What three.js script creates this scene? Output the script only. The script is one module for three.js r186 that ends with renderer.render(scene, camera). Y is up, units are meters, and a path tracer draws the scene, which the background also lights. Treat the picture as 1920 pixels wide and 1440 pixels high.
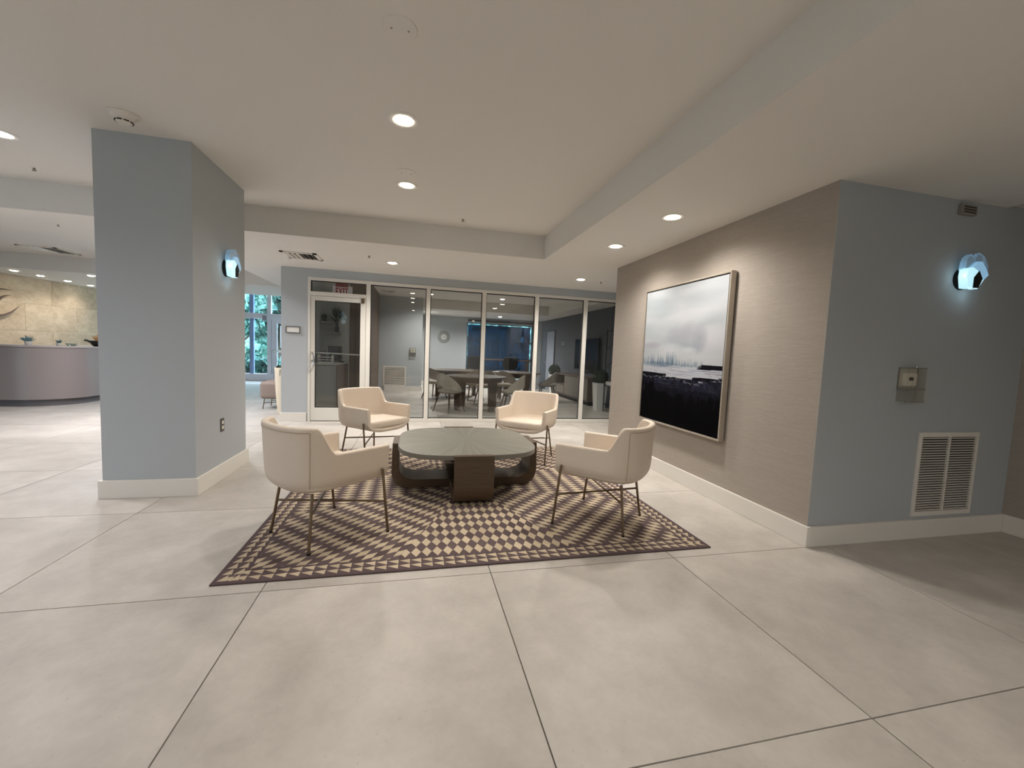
import * as THREE from 'three';
import { RoundedBoxGeometry } from 'three/addons/geometries/RoundedBoxGeometry.js';
import { ConvexGeometry } from 'three/addons/geometries/ConvexGeometry.js';
import { mergeGeometries, mergeVertices, toCreasedNormals } from 'three/addons/utils/BufferGeometryUtils.js';
import { TextGeometry } from 'three/addons/geometries/TextGeometry.js';
import { FontLoader } from 'three/addons/loaders/FontLoader.js';

// ---------------------------------------------------------------- camera, daylight, exposure
const scene = new THREE.Scene();
const camera = new THREE.PerspectiveCamera(85.5037, 1920 / 1440, 0.05, 200);
camera.position.set(0, 1.297, 0);
camera.rotation.order = 'YXZ';
camera.rotation.set(-4.27478 * Math.PI / 180, -13.23807 * Math.PI / 180, 2.37864 * Math.PI / 180);
scene.background = new THREE.Color(0.62, 0.82, 1.0);
scene.backgroundIntensity = 24.0;
const renderer = new THREE.WebGLRenderer({ antialias: true });
renderer.toneMapping = THREE.LinearToneMapping;
renderer.toneMappingExposure = 0.9;
renderer.shadowMap.enabled = true;
const WARM = new THREE.Color(1.0, 0.935, 0.87), NEUTRAL = new THREE.Color(0.97, 0.95, 1.0), ICE = new THREE.Color(0.62, 0.88, 1.0);
const LAMP = { seat: 7.6, near: 2.3, art: 11.7, back: 26, left: 13, hidden: 24, desk: 4.4, room: 25, behind: 10, hall: 28 };
const LOW = 2.553, HIGH = 2.85;

// ---------------------------------------------------------------- helpers
function rng(seed) { let a = seed >>> 0; return () => { a = (a + 0x6D2B79F5) >>> 0; let t = a; t = Math.imul(t ^ (t >>> 15), t | 1); t ^= t + Math.imul(t ^ (t >>> 7), t | 61); return ((t ^ (t >>> 14)) >>> 0) / 4294967296; }; }
const used = new Map();
function numbered(n) { const k = used.get(n) ?? 0; used.set(n, k + 1); return k ? `${n}_${String(k).padStart(3, '0')}` : n; }
function tag(o, label, category, group) { o.userData.label = label; o.userData.category = category; if (group) o.userData.group = group; return o; }
function shade(o) { o.castShadow = o.receiveShadow = true; return o; }
function thing(name, label, category, pos = [0, 0, 0], turn = 0, group) {
  const o = new THREE.Group(); o.name = numbered(name); o.position.set(...pos); o.rotation.y = turn; scene.add(o); return tag(o, label, category, group);
}
function struct(name, pos = [0, 0, 0], turn = 0) { const o = new THREE.Group(); o.name = numbered(name); o.position.set(...pos); o.rotation.y = turn; o.userData.kind = 'structure'; scene.add(o); return o; }
function part(name, geo, mat, parent, label) { const m = shade(new THREE.Mesh(geo, mat)); m.name = name; if (label) m.userData.label = label; parent.add(m); return m; }
function copy(root, pos, turn, label) { const c = root.clone(); c.name = numbered(root.name.replace(/_\d{3}$/, '')); scene.add(c); c.position.set(...pos); c.rotation.set(0, turn, 0); c.userData = { ...root.userData, label }; return c; }
// uv in metres from the position and the dominant axis of the normal
function uvm(g) {
  if (g.index) g = g.toNonIndexed();
  const p = g.attributes.position, n = g.attributes.normal, uv = new Float32Array(p.count * 2);
  for (let i = 0; i < p.count; i += 3) {
    let nx = 0, ny = 0, nz = 0; for (let k = 0; k < 3; k++) { nx += n.getX(i + k); ny += n.getY(i + k); nz += n.getZ(i + k); }
    nx = Math.abs(nx); ny = Math.abs(ny); nz = Math.abs(nz);
    for (let k = i; k < i + 3; k++) {
      const x = p.getX(k), y = p.getY(k), z = p.getZ(k);
      const [u, v] = ny >= nx && ny >= nz ? [x, z] : nx > nz ? [z, y] : [x, y];
      uv[k * 2] = u; uv[k * 2 + 1] = v;
    }
  }
  g.setAttribute('uv', new THREE.BufferAttribute(uv, 2)); return g;
}
function bx(x0, x1, y0, y1, z0, z1, r = 0) {
  const w = Math.abs(x1 - x0), h = Math.abs(y1 - y0), d = Math.abs(z1 - z0);
  const g = r > 0 ? new RoundedBoxGeometry(w, h, d, 2, Math.min(r, w / 2.01, h / 2.01, d / 2.01)) : new THREE.BoxGeometry(w, h, d);
  g.translate((x0 + x1) / 2, (y0 + y1) / 2, (z0 + z1) / 2); return uvm(g);
}
function join(list) { return mergeGeometries(list.map((g) => { g = g.index ? g.toNonIndexed() : g; for (const k of Object.keys(g.attributes)) if (!['position', 'normal', 'uv'].includes(k)) g.deleteAttribute(k); return g; })); }
function bar(a, b, r, r2 = r, seg = 12) {
  const A = new THREE.Vector3(...a), B = new THREE.Vector3(...b), d = B.clone().sub(A), L = d.length();
  const g = new THREE.CylinderGeometry(r2, r, L, seg); g.applyQuaternion(new THREE.Quaternion().setFromUnitVectors(new THREE.Vector3(0, 1, 0), d.normalize()));
  g.translate((A.x + B.x) / 2, (A.y + B.y) / 2, (A.z + B.z) / 2); return g;
}
function tube(pts, r, n = 40, seg = 8, closed = false) { return new THREE.TubeGeometry(new THREE.CatmullRomCurve3(pts.map((p) => new THREE.Vector3(...p)), closed, 'centripetal'), n, r, seg, closed); }
function lathe(pts, seg = 40) { return new THREE.LatheGeometry(pts.map(([x, y]) => new THREE.Vector2(x, y)), seg); }
function poly(pts) { const s = new THREE.Shape(); pts.forEach(([x, y], i) => i ? s.lineTo(x, y) : s.moveTo(x, y)); s.closePath(); return s; }
function extrude(shape, depth, bevel = 0, seg = 2, curve = 16) { return new THREE.ExtrudeGeometry(shape, { depth: depth - 2 * bevel, bevelEnabled: bevel > 0, bevelSize: bevel, bevelThickness: bevel, bevelSegments: seg, curveSegments: curve }).translate(0, 0, bevel); }

// ---------------------------------------------------------------- computed textures
function noiseField(size, cells, seed) {        // tiling value noise
  const r = rng(seed), g = Array.from({ length: cells[0] * cells[1] }, () => r()), out = new Float32Array(size * size), s = (t) => t * t * (3 - 2 * t);
  for (let y = 0; y < size; y++) for (let x = 0; x < size; x++) {
    const fx = x / size * cells[0], fy = y / size * cells[1], ix = Math.floor(fx), iy = Math.floor(fy), u = s(fx - ix), v = s(fy - iy);
    const a = (i, j) => g[((iy + j) % cells[1]) * cells[0] + (ix + i) % cells[0]];
    out[y * size + x] = (a(0, 0) * (1 - u) + a(1, 0) * u) * (1 - v) + (a(0, 1) * (1 - u) + a(1, 1) * u) * v;
  }
  return out;
}
function layered(size, layers, seed) { const o = new Float32Array(size * size); let w = 0; layers.forEach(([cx, cy, k], i) => { const f = noiseField(size, [cx, cy], seed + i * 17); for (let j = 0; j < o.length; j++) o[j] += f[j] * k; w += k; }); for (let j = 0; j < o.length; j++) o[j] /= w; return o; }
function texture(size, fn, { srgb = true, metres = 1, ry = metres } = {}) {
  const d = new Uint8Array(size * size * 4);
  for (let i = 0; i < size * size; i++) { const c = fn(i); for (let k = 0; k < 3; k++) d[i * 4 + k] = Math.max(0, Math.min(255, Math.round(c[k]))); d[i * 4 + 3] = 255; }
  const t = new THREE.DataTexture(d, size, size); t.wrapS = t.wrapT = THREE.RepeatWrapping; t.magFilter = THREE.LinearFilter; t.minFilter = THREE.LinearMipmapLinearFilter; t.generateMipmaps = true;
  t.repeat.set(1 / metres, 1 / ry); if (srgb) t.colorSpace = THREE.SRGBColorSpace; t.needsUpdate = true; return t;
}
const grey = (v) => [v, v, v], mixc = (a, b, t) => a.map((x, i) => x + (b[i] - x) * t);
function canvasTexture(w, h, draw) { const c = document.createElement('canvas'); c.width = w; c.height = h; draw(c.getContext('2d'), w, h); const t = new THREE.CanvasTexture(c); t.colorSpace = THREE.SRGBColorSpace; t.anisotropy = 8; return t; }

const floorN = layered(512, [[3, 3, 1], [7, 7, 1], [18, 18, .8], [50, 46, .5], [150, 150, .35]], 11), speck = noiseField(512, [256, 256], 5);
const floorTex = texture(512, (i) => { const v = floorN[i]; let c = mixc([169, 163, 155], [193, 187, 179], Math.max(0, Math.min(1, (v - .3) * 2.4))); if (speck[i] > .992) c = mixc(c, [120, 112, 100], .25); return c; }, { metres: 2.6 });
const floorRough = texture(256, (i) => grey(180 + 70 * floorN[(i % 256) * 2 + Math.floor(i / 256) * 2 * 512]), { srgb: false, metres: 2.6 });
const grass = layered(512, [[12, 220, 1.2], [40, 256, 1], [5, 60, .5]], 31);
const paperTex = texture(512, (i) => mixc([155, 147, 138], [169, 160, 150], grass[i]), { metres: 1.1 });
const paperBump = texture(512, (i) => grey(255 * grass[i]), { srgb: false, metres: 1.1 });
const plasterN = layered(256, [[60, 60, 1], [128, 128, 1]], 41);
const plasterBump = texture(256, (i) => grey(255 * plasterN[i]), { srgb: false, metres: .5 });
const grain = layered(512, [[3, 90, 1], [8, 200, 1], [20, 256, .5], [2, 14, .7]], 51);
const woodTex = (a, b, m = .8, ry = m) => texture(512, (i) => mixc(a, b, grain[i]), { metres: m, ry });
const stoneN = layered(512, [[4, 5, 1], [11, 14, 1], [30, 40, .8], [90, 110, .5]], 61);
const stoneTex = texture(512, (i) => mixc([178, 158, 132], [208, 190, 164], Math.max(0, Math.min(1, (stoneN[i] - .25) * 2))), { metres: 1.7 });
const leatherN = layered(256, [[90, 90, 1], [40, 40, .5]], 71);
const leatherBump = texture(256, (i) => grey(255 * leatherN[i]), { srgb: false, metres: .22 });

// ---------------------------------------------------------------- materials
const std = (color, roughness = .6, o = {}) => new THREE.MeshStandardMaterial({ color: new THREE.Color(color), roughness, ...o });
const M = {
  ceiling: std('#dbd8d2', .95, { bumpMap: plasterBump, bumpScale: .0004 }),
  wallGrey: std('#afb4b7', .85, { bumpMap: plasterBump, bumpScale: .0004 }),
  wallpaper: std('#ffffff', .9, { map: paperTex, bumpMap: paperBump, bumpScale: .0007 }),
  trim: std('#dedad2', .45),
  tile: std('#ffffff', .55, { map: floorTex, roughnessMap: floorRough }),
  joint: std('#665f57', .9),
  stone: std('#ffffff', .8, { map: stoneTex, bumpMap: stoneTex, bumpScale: .004 }),
  stoneJoint: std('#e6dcc4', .9),
  frame: std('#d9d6ce', .4),
  gasket: std('#1d1c1b', .8),
  glass: new THREE.MeshPhysicalMaterial({ color: new THREE.Color(.91, .93, .935), roughness: 0, transmission: 1, thickness: 0, ior: 1.5 }),
  clear: new THREE.MeshPhysicalMaterial({ color: new THREE.Color(.95, .98, 1), roughness: 0, transmission: 1, thickness: 0, ior: 1.45 }),
  leather: std('#d8cab9', .5, { bumpMap: leatherBump, bumpScale: .0006 }),
  seam: std('#a8977f', .7),
  bronze: std('#7d6d5a', .32, { metalness: .9 }),
  black: std('#131211', .55),
  blackMetal: std('#171716', .4, { metalness: .5 }),
  steel: std('#b9b7b2', .28, { metalness: .95 }),
  chrome: std('#d5d5d3', .12, { metalness: 1 }),
  white: std('#e6e4df', .5),
  plastic: std('#dcd8cf', .45),
  lamp: new THREE.MeshStandardMaterial({ color: '#fff6e4', emissive: '#fff0d4', emissiveIntensity: 45, roughness: .5 }),
  lampCool: new THREE.MeshStandardMaterial({ color: '#ffffff', emissive: '#fff6ea', emissiveIntensity: 45, roughness: .5 }),
  tableLeg: std('#ffffff', .42, { map: woodTex([60, 47, 33], [92, 72, 51], .7) }),
  plinth: std('#0c0b0a', .8),
  darkWood: std('#ffffff', .5, { map: woodTex([58, 46, 37], [88, 70, 56], .9) }),
  panelWood: std('#ffffff', .55, { map: woodTex([88, 72, 60], [120, 100, 84], 1.2, .5) }),
  counter: std('#86827a', .55),
  diningFabric: std('#a39a8e', .95),
  deskFront: std('#8b8280', .38),
  deskKick: std('#5d5a5c', .5),
  leafDark: std('#2c3a22', .8, { side: THREE.DoubleSide }),
  leafTree: new THREE.MeshPhysicalMaterial({ color: new THREE.Color(.05, .16, .12), roughness: .7, side: THREE.DoubleSide, transmission: .35, thickness: 0 }),
  leafBright: new THREE.MeshPhysicalMaterial({ color: new THREE.Color(.22, .5, .44), roughness: .7, side: THREE.DoubleSide, transmission: .4, thickness: 0 }),
  bark: std('#4b3f35', .95),
  pot: std('#d8cdb8', .6),
  tv: std('#060709', .12),
};

// ---------------------------------------------------------------- floor: large square tiles on a dark bed
const T = 1.22, TX = .463, TZ = -2.314;
{
  const fl = struct('floor');
  part('joint_bed', bx(-11.2, 4.95, -.2, -.006, -16.4, 3.6), M.joint, fl);
  const r = rng(3), variants = [];
  for (let k = 0; k < 10; k++) {
    const s = new THREE.Shape(), h = T / 2 - .0028; s.moveTo(-h, -h); s.lineTo(h, -h); s.lineTo(h, h); s.lineTo(-h, h); s.closePath();
    const g = uvm(new THREE.BoxGeometry(2 * h, .014, 2 * h)), uv = g.attributes.uv, ox = r() * 2.6, oy = r() * 2.6, q = k % 4;
    for (let i = 0; i < uv.count; i++) { let a = uv.getX(i), b = uv.getY(i); for (let t = 0; t < q; t++) [a, b] = [-b, a]; uv.setXY(i, a + ox, b + oy); }
    g.translate(0, -.007, 0); variants.push(g);
  }
  for (let i = -10; i < 4; i++) for (let j = -12; j < 6; j++) {
    const x = TX + (i + .5) * T, z = TZ + (j + .5) * T;
    if (x < -11.7 || x > 5.4 || z < -16.9 || z > 3.9) continue;
    part('tile', variants[Math.floor(r() * 10)], M.tile, fl).position.set(x, 0, z);
  }
}

// ---------------------------------------------------------------- walls
function wall(name, boxes, mat) { const w = struct(name); boxes.forEach((b, i) => part(boxes.length > 1 ? 'wall_panel' : 'wall_face', bx(...b), mat, w)); return w; }
const XR = 2.763, ZR = -2.328, ZG = -7.56;
wall('wall_right', [[XR, XR + .14, 0, LOW + .02, -5.51, ZR - .002]], M.wallpaper);
wall('wall_right_return', [[XR + .0005, 4.9, 0, LOW + .02, ZR - .14, ZR]], M.wallGrey);
wall('wall_hall', [[4.74, 4.9, 0, HIGH + .05, ZR, 3.5]], M.wallpaper);
wall('wall_passage', [[XR + .14, 4.9, 0, LOW + .02, -5.51, -5.38]], M.wallGrey);
wall('wall_room_right', [[4.77, 4.92, 0, HIGH + .05, -16.2, -5.51]], std('#575b61', .85));
wall('wall_front', [[-9, 4.9, 0, 3, 3.4, 3.55], [-11, -10, 0, 3, 3.4, 3.55], [-10, -9, 0, .3, 3.4, 3.55], [-10, -9, 2.6, 3, 3.4, 3.55]], M.wallGrey);
wall('wall_left', [[-11.15, -11, 0, 3.6, -16.2, 3.55]], M.wallGrey);
wall('column', [[-2.409, -1.757, 0, HIGH + .01, -4.945, -3.899]], M.wallGrey);
wall('wall_back', [[-2.157, -1.752, 0, LOW + .01, ZG - .12, ZG], [-1.752, 4.77, 2.412, LOW + .01, ZG - .12, ZG], [-1.752, 4.77, LOW + .01, HIGH + .02, ZG - .12, ZG - .06]], M.wallGrey);
wall('wall_room_left', [[-2.157, -2.04, 0, 3.3, -16.2, ZG - .12]], M.wallGrey);
wall('wall_room_block', [[-2.04, .2, 0, HIGH + .02, -13.24, -13.1], [.06, .2, 0, HIGH + .02, -15.6, -13.24]], M.wallGrey);
wall('wall_room_far', [[.2, 1.86, 0, 2.6, -15.75, -15.6], [4.42, 4.77, 0, 2.6, -15.75, -15.6], [1.86, 4.42, 0, .3, -15.75, -15.6], [1.86, 4.42, 2.36, 2.6, -15.75, -15.6]], M.wallGrey);
wall('wall_pantry', [[-2.04, -1.45, 0, HIGH + .02, -10.1, -10]], std('#b9bab8', .85));
{
  const w = struct('wall_room_panelled');            // vertical timber boards
  part('wall_core', bx(-1.44, -1.1, 0, HIGH + .02, -13.1, -10.03), M.darkWood, w);
  for (let k = 0; k < 3; k++) part('board', bx(-1.45 + k * .13, -1.45 + k * .13 + .124, .05, HIGH, -10.03, -9.99, .004), M.panelWood, w);
  for (let k = 0; k < 6; k++) part('board', bx(-1.1, -1.065, .05, HIGH, -10.04 - k * .5 - .49, -10.04 - k * .5, .004), M.panelWood, w);
}
// ceilings
const ceil = (boxes, name) => { const c = struct(name); boxes.forEach((b) => part('ceiling_panel', bx(...b), M.ceiling, c)); };
ceil([[-11, 1.64, HIGH, 3.5, -5.4, 3.5], [4.36, 4.9, HIGH, 3.5, ZR, 3.5], [-11, -2.95, HIGH, 3.5, -10.3, -5.65]], 'ceiling');
ceil([[1.64, 4.36, LOW, 3.5, -5.4, 3.5]], 'ceiling_soffit_right');
ceil([[4.36, 4.9, LOW, 3.5, -5.4, ZR - .001]], 'ceiling_soffit_block');
ceil([[-2.95, 4.92, LOW, 3.5, ZG - .06, -5.4], [-11, -2.95, LOW, 3.5, -5.65, -5.4], [-2.95, -2.15, LOW, 3.5, -12.4, ZG - .06]], 'ceiling_soffit_back');
ceil([[-11, -2.95, LOW, 3.5, -12.4, -10.3], [-11, -7.2, LOW, 3.5, -16, -12.4]], 'ceiling_soffit_reception');
ceil([[-7.2, -2.15, 3.2, 3.5, -16.2, -12.4]], 'ceiling_entrance');
ceil([[-2.04, 4.2, HIGH, 3.5, -13.1, ZG - .12], [4.2, 4.77, LOW, 3.5, -13.1, ZG - .12], [.2, 4.77, LOW, 3.5, -15.9, -13.115]], 'ceiling_meeting_room');

// baseboards
const BH = .147, BD = .022;
const base = (name, boxes) => { const b = struct(name); boxes.forEach((q) => part('skirting_board', bx(q[0], q[1], 0, BH, q[2], q[3], .003), M.trim, b)); };
base('baseboard_right', [[XR - BD, XR, -5.51, ZR + BD]]);
base('baseboard_right_return', [[XR, 4.74, ZR, ZR + BD]]);
base('baseboard_hall', [[4.74 - BD, 4.74, ZR + BD, 3.4]]);
base('baseboard_column', [[-2.409 - BD, -1.757 + BD, -3.899, -3.899 + BD], [-1.757, -1.757 + BD, -4.945, -3.899], [-2.409 - BD, -2.409, -4.945, -3.899], [-2.409, -1.757 + BD, -4.945 - BD, -4.945]]);
base('baseboard_back', [[-2.157 - BD, -1.77, ZG, ZG + BD], [-2.157 - BD, -2.157, -15.5, ZG]]);
base('baseboard_room', [[-.9, .2 + BD, -13.1, -13.1 + BD], [.2, .2 + BD, -15.6, -13.1], [.22, 1.86, -15.6, -15.6 + BD], [4.77 - BD, 4.77, -13.5, -12.9]]);
base('baseboard_front', [[-11, 4.74, 3.4 - BD, 3.4]]);
base('baseboard_left', [[-11, -11 + BD, -10, 3.37]]);

// ---------------------------------------------------------------- glazed partition and its door
{
  const w = struct('window_1');
  const Z0 = ZG - .085, Z1 = ZG + .012, top = 2.412;
  const mull = (name, x0, x1, y0, y1) => part(name, bx(x0, x1, y0, y1, Z0, Z1, .004), M.frame, w);
  mull('jamb', -1.752, -1.712, 0, top); mull('door_jamb', -.835, -.765, 0, top - .05);
  const xs = [.205, 1.2, 2.197, 3.176, 4.15]; for (const x of xs) mull('mullion', x - .036, x + .036, 0, top - .05);
  mull('end_jamb', 4.73, 4.77, 0, top);
  mull('head_rail', -1.712, 4.73, top - .05, top);
  mull('transom_bar', -1.712, -.835, 2.115, 2.18);
  const edges = [-.765, ...xs.flatMap((x) => [x - .036, x + .036]), 4.73];
  for (let k = 0; k < edges.length; k += 2) {
    const a = edges[k], b = edges[k + 1];
    mull('bottom_rail', a, b, 0, .055);
    part('glass_pane', bx(a, b, .055, top - .05, ZG - .045, ZG - .035), M.glass, w);
    part('gasket', join([bx(a, b, top - .064, top - .05, ZG - .05, ZG - .028), bx(a, b, .055, .068, ZG - .05, ZG - .028), bx(a, a + .012, .055, top - .05, ZG - .05, ZG - .028), bx(b - .012, b, .055, top - .05, ZG - .05, ZG - .028)]), M.gasket, w);
  }
  part('transom_pane', bx(-1.712, -.835, 2.18, top - .05, ZG - .045, ZG - .035), M.glass, w);
  part('gasket', join([bx(-1.712, -.835, 2.35, 2.362, ZG - .05, ZG - .028), bx(-1.712, -1.7, 2.18, 2.36, ZG - .05, ZG - .028)]), M.gasket, w);
}
{
  const d = struct('door_1', [-1.712, 0, ZG]);       // leaf 0.877 wide, local x from the hinge-free side
  const A = .004, B = .873, H = 2.11, Z0 = -.05, Z1 = -.004;
  part('stile', bx(A, .068, .012, H, Z0, Z1, .003), M.frame, d); part('stile', bx(.785, B, .012, H, Z0, Z1, .003), M.frame, d);
  part('top_rail', bx(.068, .785, 2.035, H, Z0, Z1, .003), M.frame, d); part('bottom_rail', bx(.068, .785, .012, .235, Z0, Z1, .003), M.frame, d);
  part('glass_pane', bx(.068, .785, .235, 2.035, -.032, -.024), M.glass, d);
  part('gasket', join([bx(.068, .785, 2.025, 2.035, -.04, -.012), bx(.068, .785, .235, .245, -.04, -.012), bx(.068, .077, .235, 2.035, -.04, -.012), bx(.776, .785, .235, 2.035, -.04, -.012)]), M.gasket, d);
  part('door_gap', bx(A, B, 2.11, 2.115, -.05, -.02), M.gasket, d);
  part('push_bar', join([bar([.03, 1.17, -.1], [.83, 1.15, -.1], .014), bar([.04, 1.17, -.1], [.04, 1.17, -.05], .01), bar([.82, 1.15, -.1], [.82, 1.15, -.05], .01)]), M.steel, d);
  part('pull_handle', tube([[.03, 1.17, 0], [.035, 1.175, .05], [.06, 1.14, .075], [.075, 1.03, .08], [.06, .92, .075], [.035, .885, .05], [.03, .89, 0]], .011, 48, 10), M.chrome, d);
  part('lock_cylinder', new THREE.CylinderGeometry(.017, .017, .02, 20).rotateX(Math.PI / 2).translate(.034, 1.03, .004), M.steel, d);
  part('door_closer', join([bx(.8, .85, 2.03, 2.115, -.004, .03, .004), bx(.81, .84, 2.045, 2.1, .03, .034)]), M.bronze, d);
}

// ---------------------------------------------------------------- recessed downlights
const trimGeo = lathe([[.058, .004], [.062, -.003], [.075, -.006], [.098, -.0065], [.102, 0], [.098, .003], [.058, .004]], 40);
const lensGeo = lathe([[0, -.017], [.03, -.015], [.052, -.009], [.060, .002]], 32);
const lights = [];
function downlight(x, y, z, label, group, power, color = WARM, angle = 1.36, cool = false) {
  const t = thing('recessed_downlight', label, 'ceiling light', [x, y, z], 0, group);
  part('trim_ring', trimGeo, M.white, t); part('lens', lensGeo, cool ? M.lampCool : M.lamp, t, 'glowing round lens');
  const s = new THREE.SpotLight(color, power, 0, angle, .75, 2); s.position.set(0, -.022, 0); s.castShadow = true; s.shadow.radius = 4; s.shadow.mapSize.set(512, 512); s.name = 'beam';
  s.target.position.set(0, -1, 0); s.target.name = 'beam_aim'; t.add(s, s.target); lights.push(s); return t;
}
const C1 = 'downlights over the seating group', C2 = 'downlights in the soffit by the painting', C3 = 'downlights in front of the glass partition', C4 = 'downlights over the reception desk', C5 = 'meeting room downlights';
downlight(-.115, HIGH, -3.066, 'round glowing recessed ceiling light, the larger nearer one in the middle of the tray ceiling', C1, LAMP.seat);
downlight(-.115, HIGH, -4.228, 'round glowing recessed ceiling light right behind a white blank cover, second in the tray ceiling', C1, LAMP.seat);
downlight(-.115, HIGH, -1.905, 'round recessed ceiling light in line with the tray lights, just above the picture', C1, LAMP.near);
downlight(-.115, HIGH, -.74, 'recessed ceiling light above the viewer, out of the picture', C1, LAMP.near);
downlight(2.185, LOW, -3.365, 'round glowing recessed ceiling light near the right end of the painting, nearer of two', C2, LAMP.art);
downlight(2.185, LOW, -4.44, 'round glowing recessed ceiling light near the left end of the painting, farther of two', C2, LAMP.art);
downlight(-.358, LOW, -6.52, 'small glowing ceiling light in front of the glass, just right of the exit sign', C3, LAMP.back);
downlight(2.633, LOW, -6.545, 'small glowing ceiling light before the glass, left of the sprinkler by the wallpapered wall', C3, LAMP.back);
downlight(-3.215, HIGH, -4.24, 'white recessed ceiling light cut by the left edge of the picture', 'downlights left of the column', LAMP.left, NEUTRAL, 1.36, true);
downlight(2.3, LOW, 2.0, 'recessed ceiling light of the hall at right, behind the viewer', 'downlights of the hall behind the viewer', LAMP.hall, WARM, 1.48);
for (const [x, z] of [[-4.35, -8.6], [-3.4, -7.2], [-4.3, -7.3]]) downlight(x, HIGH, z, 'white recessed ceiling light hidden behind the column', 'lobby downlights hidden behind the column', LAMP.hidden, NEUTRAL, 1.4, true);
for (const [x, z] of [[-3.215, -1.9], [-5.6, -1.9], [-5.6, -4.24]]) downlight(x, HIGH, z, 'white recessed ceiling light left of the column, out of the picture', 'lobby downlights out of the picture', LAMP.left, NEUTRAL, 1.36, true);
for (const [x, z] of [[-.115, 2.3], [-3.2, 2.3], [-6, 2.0]]) downlight(x, HIGH, z, 'recessed ceiling light behind the viewer', 'downlights behind the viewer', LAMP.behind, x < -5 ? NEUTRAL : WARM, 1.48);
const deskLabels = ['glowing ceiling light by the stone wall, leftmost in the row', 'glowing ceiling light by the stone wall, second from the left', 'glowing ceiling light by the stone wall, third from the left', 'glowing ceiling light by the stone wall, last in the row and lowest in the picture'];
[-10.70, -11.32, -12.05, -12.76].forEach((z, i) => downlight(-8.0, LOW, z, deskLabels[i], C4, LAMP.desk, WARM, 1.2));
downlight(-6.68, LOW, -10.68, 'glowing ceiling light touching the column edge, above the last light of the stone wall row', C4, LAMP.desk, NEUTRAL, 1.2, true);
downlight(.39, HIGH, -12.06, 'glowing ceiling light inside the glass room beside the second mullion', C5, LAMP.room);
downlight(2.44, HIGH, -12.05, 'glowing ceiling light inside the glass room, above the blue window', C5, LAMP.room);
for (const x of [.0, 2.0, 3.7]) downlight(x, HIGH, -8.75, 'ceiling light inside the glass room, hidden above the glass', 'meeting room downlights hidden above the glass', LAMP.room * .05, WARM, 1.4);
downlight(.42, LOW, -14.4, 'ceiling light inside the glass room, hidden behind the mullion left of the clock', C5 + ', hidden', LAMP.room * .7);
downlight(2.88, LOW, -14.5, 'small ceiling light inside the glass room, lowest one close above the blue window', C5, LAMP.room * 1.3);

// ---------------------------------------------------------------- ceiling fittings
function sprinkler(x, y, z, label) {
  const t = thing('fire_sprinkler', label, 'sprinkler', [x, y, z], 0, 'ceiling sprinklers');
  part('escutcheon', lathe([[0, -.006], [.02, -.006], [.036, 0]], 24), M.plastic, t);
  part('sprinkler_head', join([bar([0, -.004, 0], [0, -.014, 0], .008), bar([-.01, -.01, 0], [-.005, -.028, 0], .0025), bar([.01, -.01, 0], [.005, -.028, 0], .0025), bar([0, -.027, 0], [0, -.030, 0], .016, .016, 16)]), std('#6a6055', .4, { metalness: .6 }), t);
}
sprinkler(.51, HIGH, -5.044, 'small dark sprinkler head in the tray ceiling near its back edge');
sprinkler(-.651, LOW, -6.144, 'small dark sprinkler head between the square air vent and a ceiling light');
sprinkler(3.01, LOW, -6.578, 'small dark sprinkler head in the corner beside the wallpapered wall end');
sprinkler(-3.532, HIGH, -4.978, 'small dark sprinkler head left of the column in the higher ceiling');
sprinkler(-4.98, HIGH, -7.37, 'small dark sprinkler head far left, above the slanting ceiling vent');
{
  const t = thing('smoke_detector', 'round white smoke detector with black slots on the ceiling in front of the column', 'smoke detector', [-2.03, HIGH, -3.6]);
  part('mounting_plate', lathe([[0, -.012], [.088, -.012], [.094, -.006], [.094, 0]], 40), M.plastic, t);
  part('detector_body', lathe([[0, -.062], [.034, -.062], [.048, -.052], [.054, -.03], [.074, -.012]], 40), M.plastic, t);
  const slot = []; for (let k = 0; k < 8; k++) slot.push(bx(-.014, .014, -.053, -.046, .046, .0515).rotateY(k * Math.PI / 4)); part('slots', join(slot), M.black, t);
}
function blank(x, z, r, label) {
  const t = thing('blank_cover', label, 'cover plate', [x, HIGH, z]); part('cover_disc', lathe([[0, -.006], [r - .006, -.006], [r, -.002], [r, 0]], 40), M.ceiling, t);
  for (const s of [-1, 1]) part('screw', new THREE.CylinderGeometry(.005, .005, .003, 12).translate(s * r * .48, -.007, 0), M.seam, t);
}
blank(-.109, -2.23, .085, 'round ceiling-white blank cover plate with two screws, at the top of the picture');
blank(-.114, -3.94, .085, 'round ceiling-white blank cover plate just in front of the second tray light');
function diffuser(x, y, z, s, label, dark) {
  const t = thing('air_vent', label, 'air vent', [x, y, z]); const h = s / 2;
  part('vent_frame', join([bx(-h, h, -.012, 0, -h, -h + .05), bx(-h, h, -.012, 0, h - .05, h), bx(-h, -h + .05, -.012, 0, -h, h), bx(h - .05, h, -.012, 0, -h, h)]), M.plastic, t);
  part('duct_opening', bx(-h + .05, h - .05, -.002, 0, -h + .05, h - .05), M.black, t);
  const n = 6, w = s - .1; for (let k = 0; k < n; k++) { const g = new THREE.BoxGeometry(.03, .003, w); g.rotateZ(.7 * (k < n / 2 ? 1 : -1)); g.translate(-w / 2 + (k + .5) * w / n, -.011, 0); part('louver', g, M.plastic, t); }
}
diffuser(-1.6, LOW, -6.56, .47, 'square white louvered air vent in the ceiling above the exit door wall');
diffuser(-6.65, HIGH, -9.62, .6, 'flat grey air vent in the ceiling above the reception desk');
diffuser(-.75, HIGH, -12.1, .36, 'small dark air vent on the ceiling inside the glass room');
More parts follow.
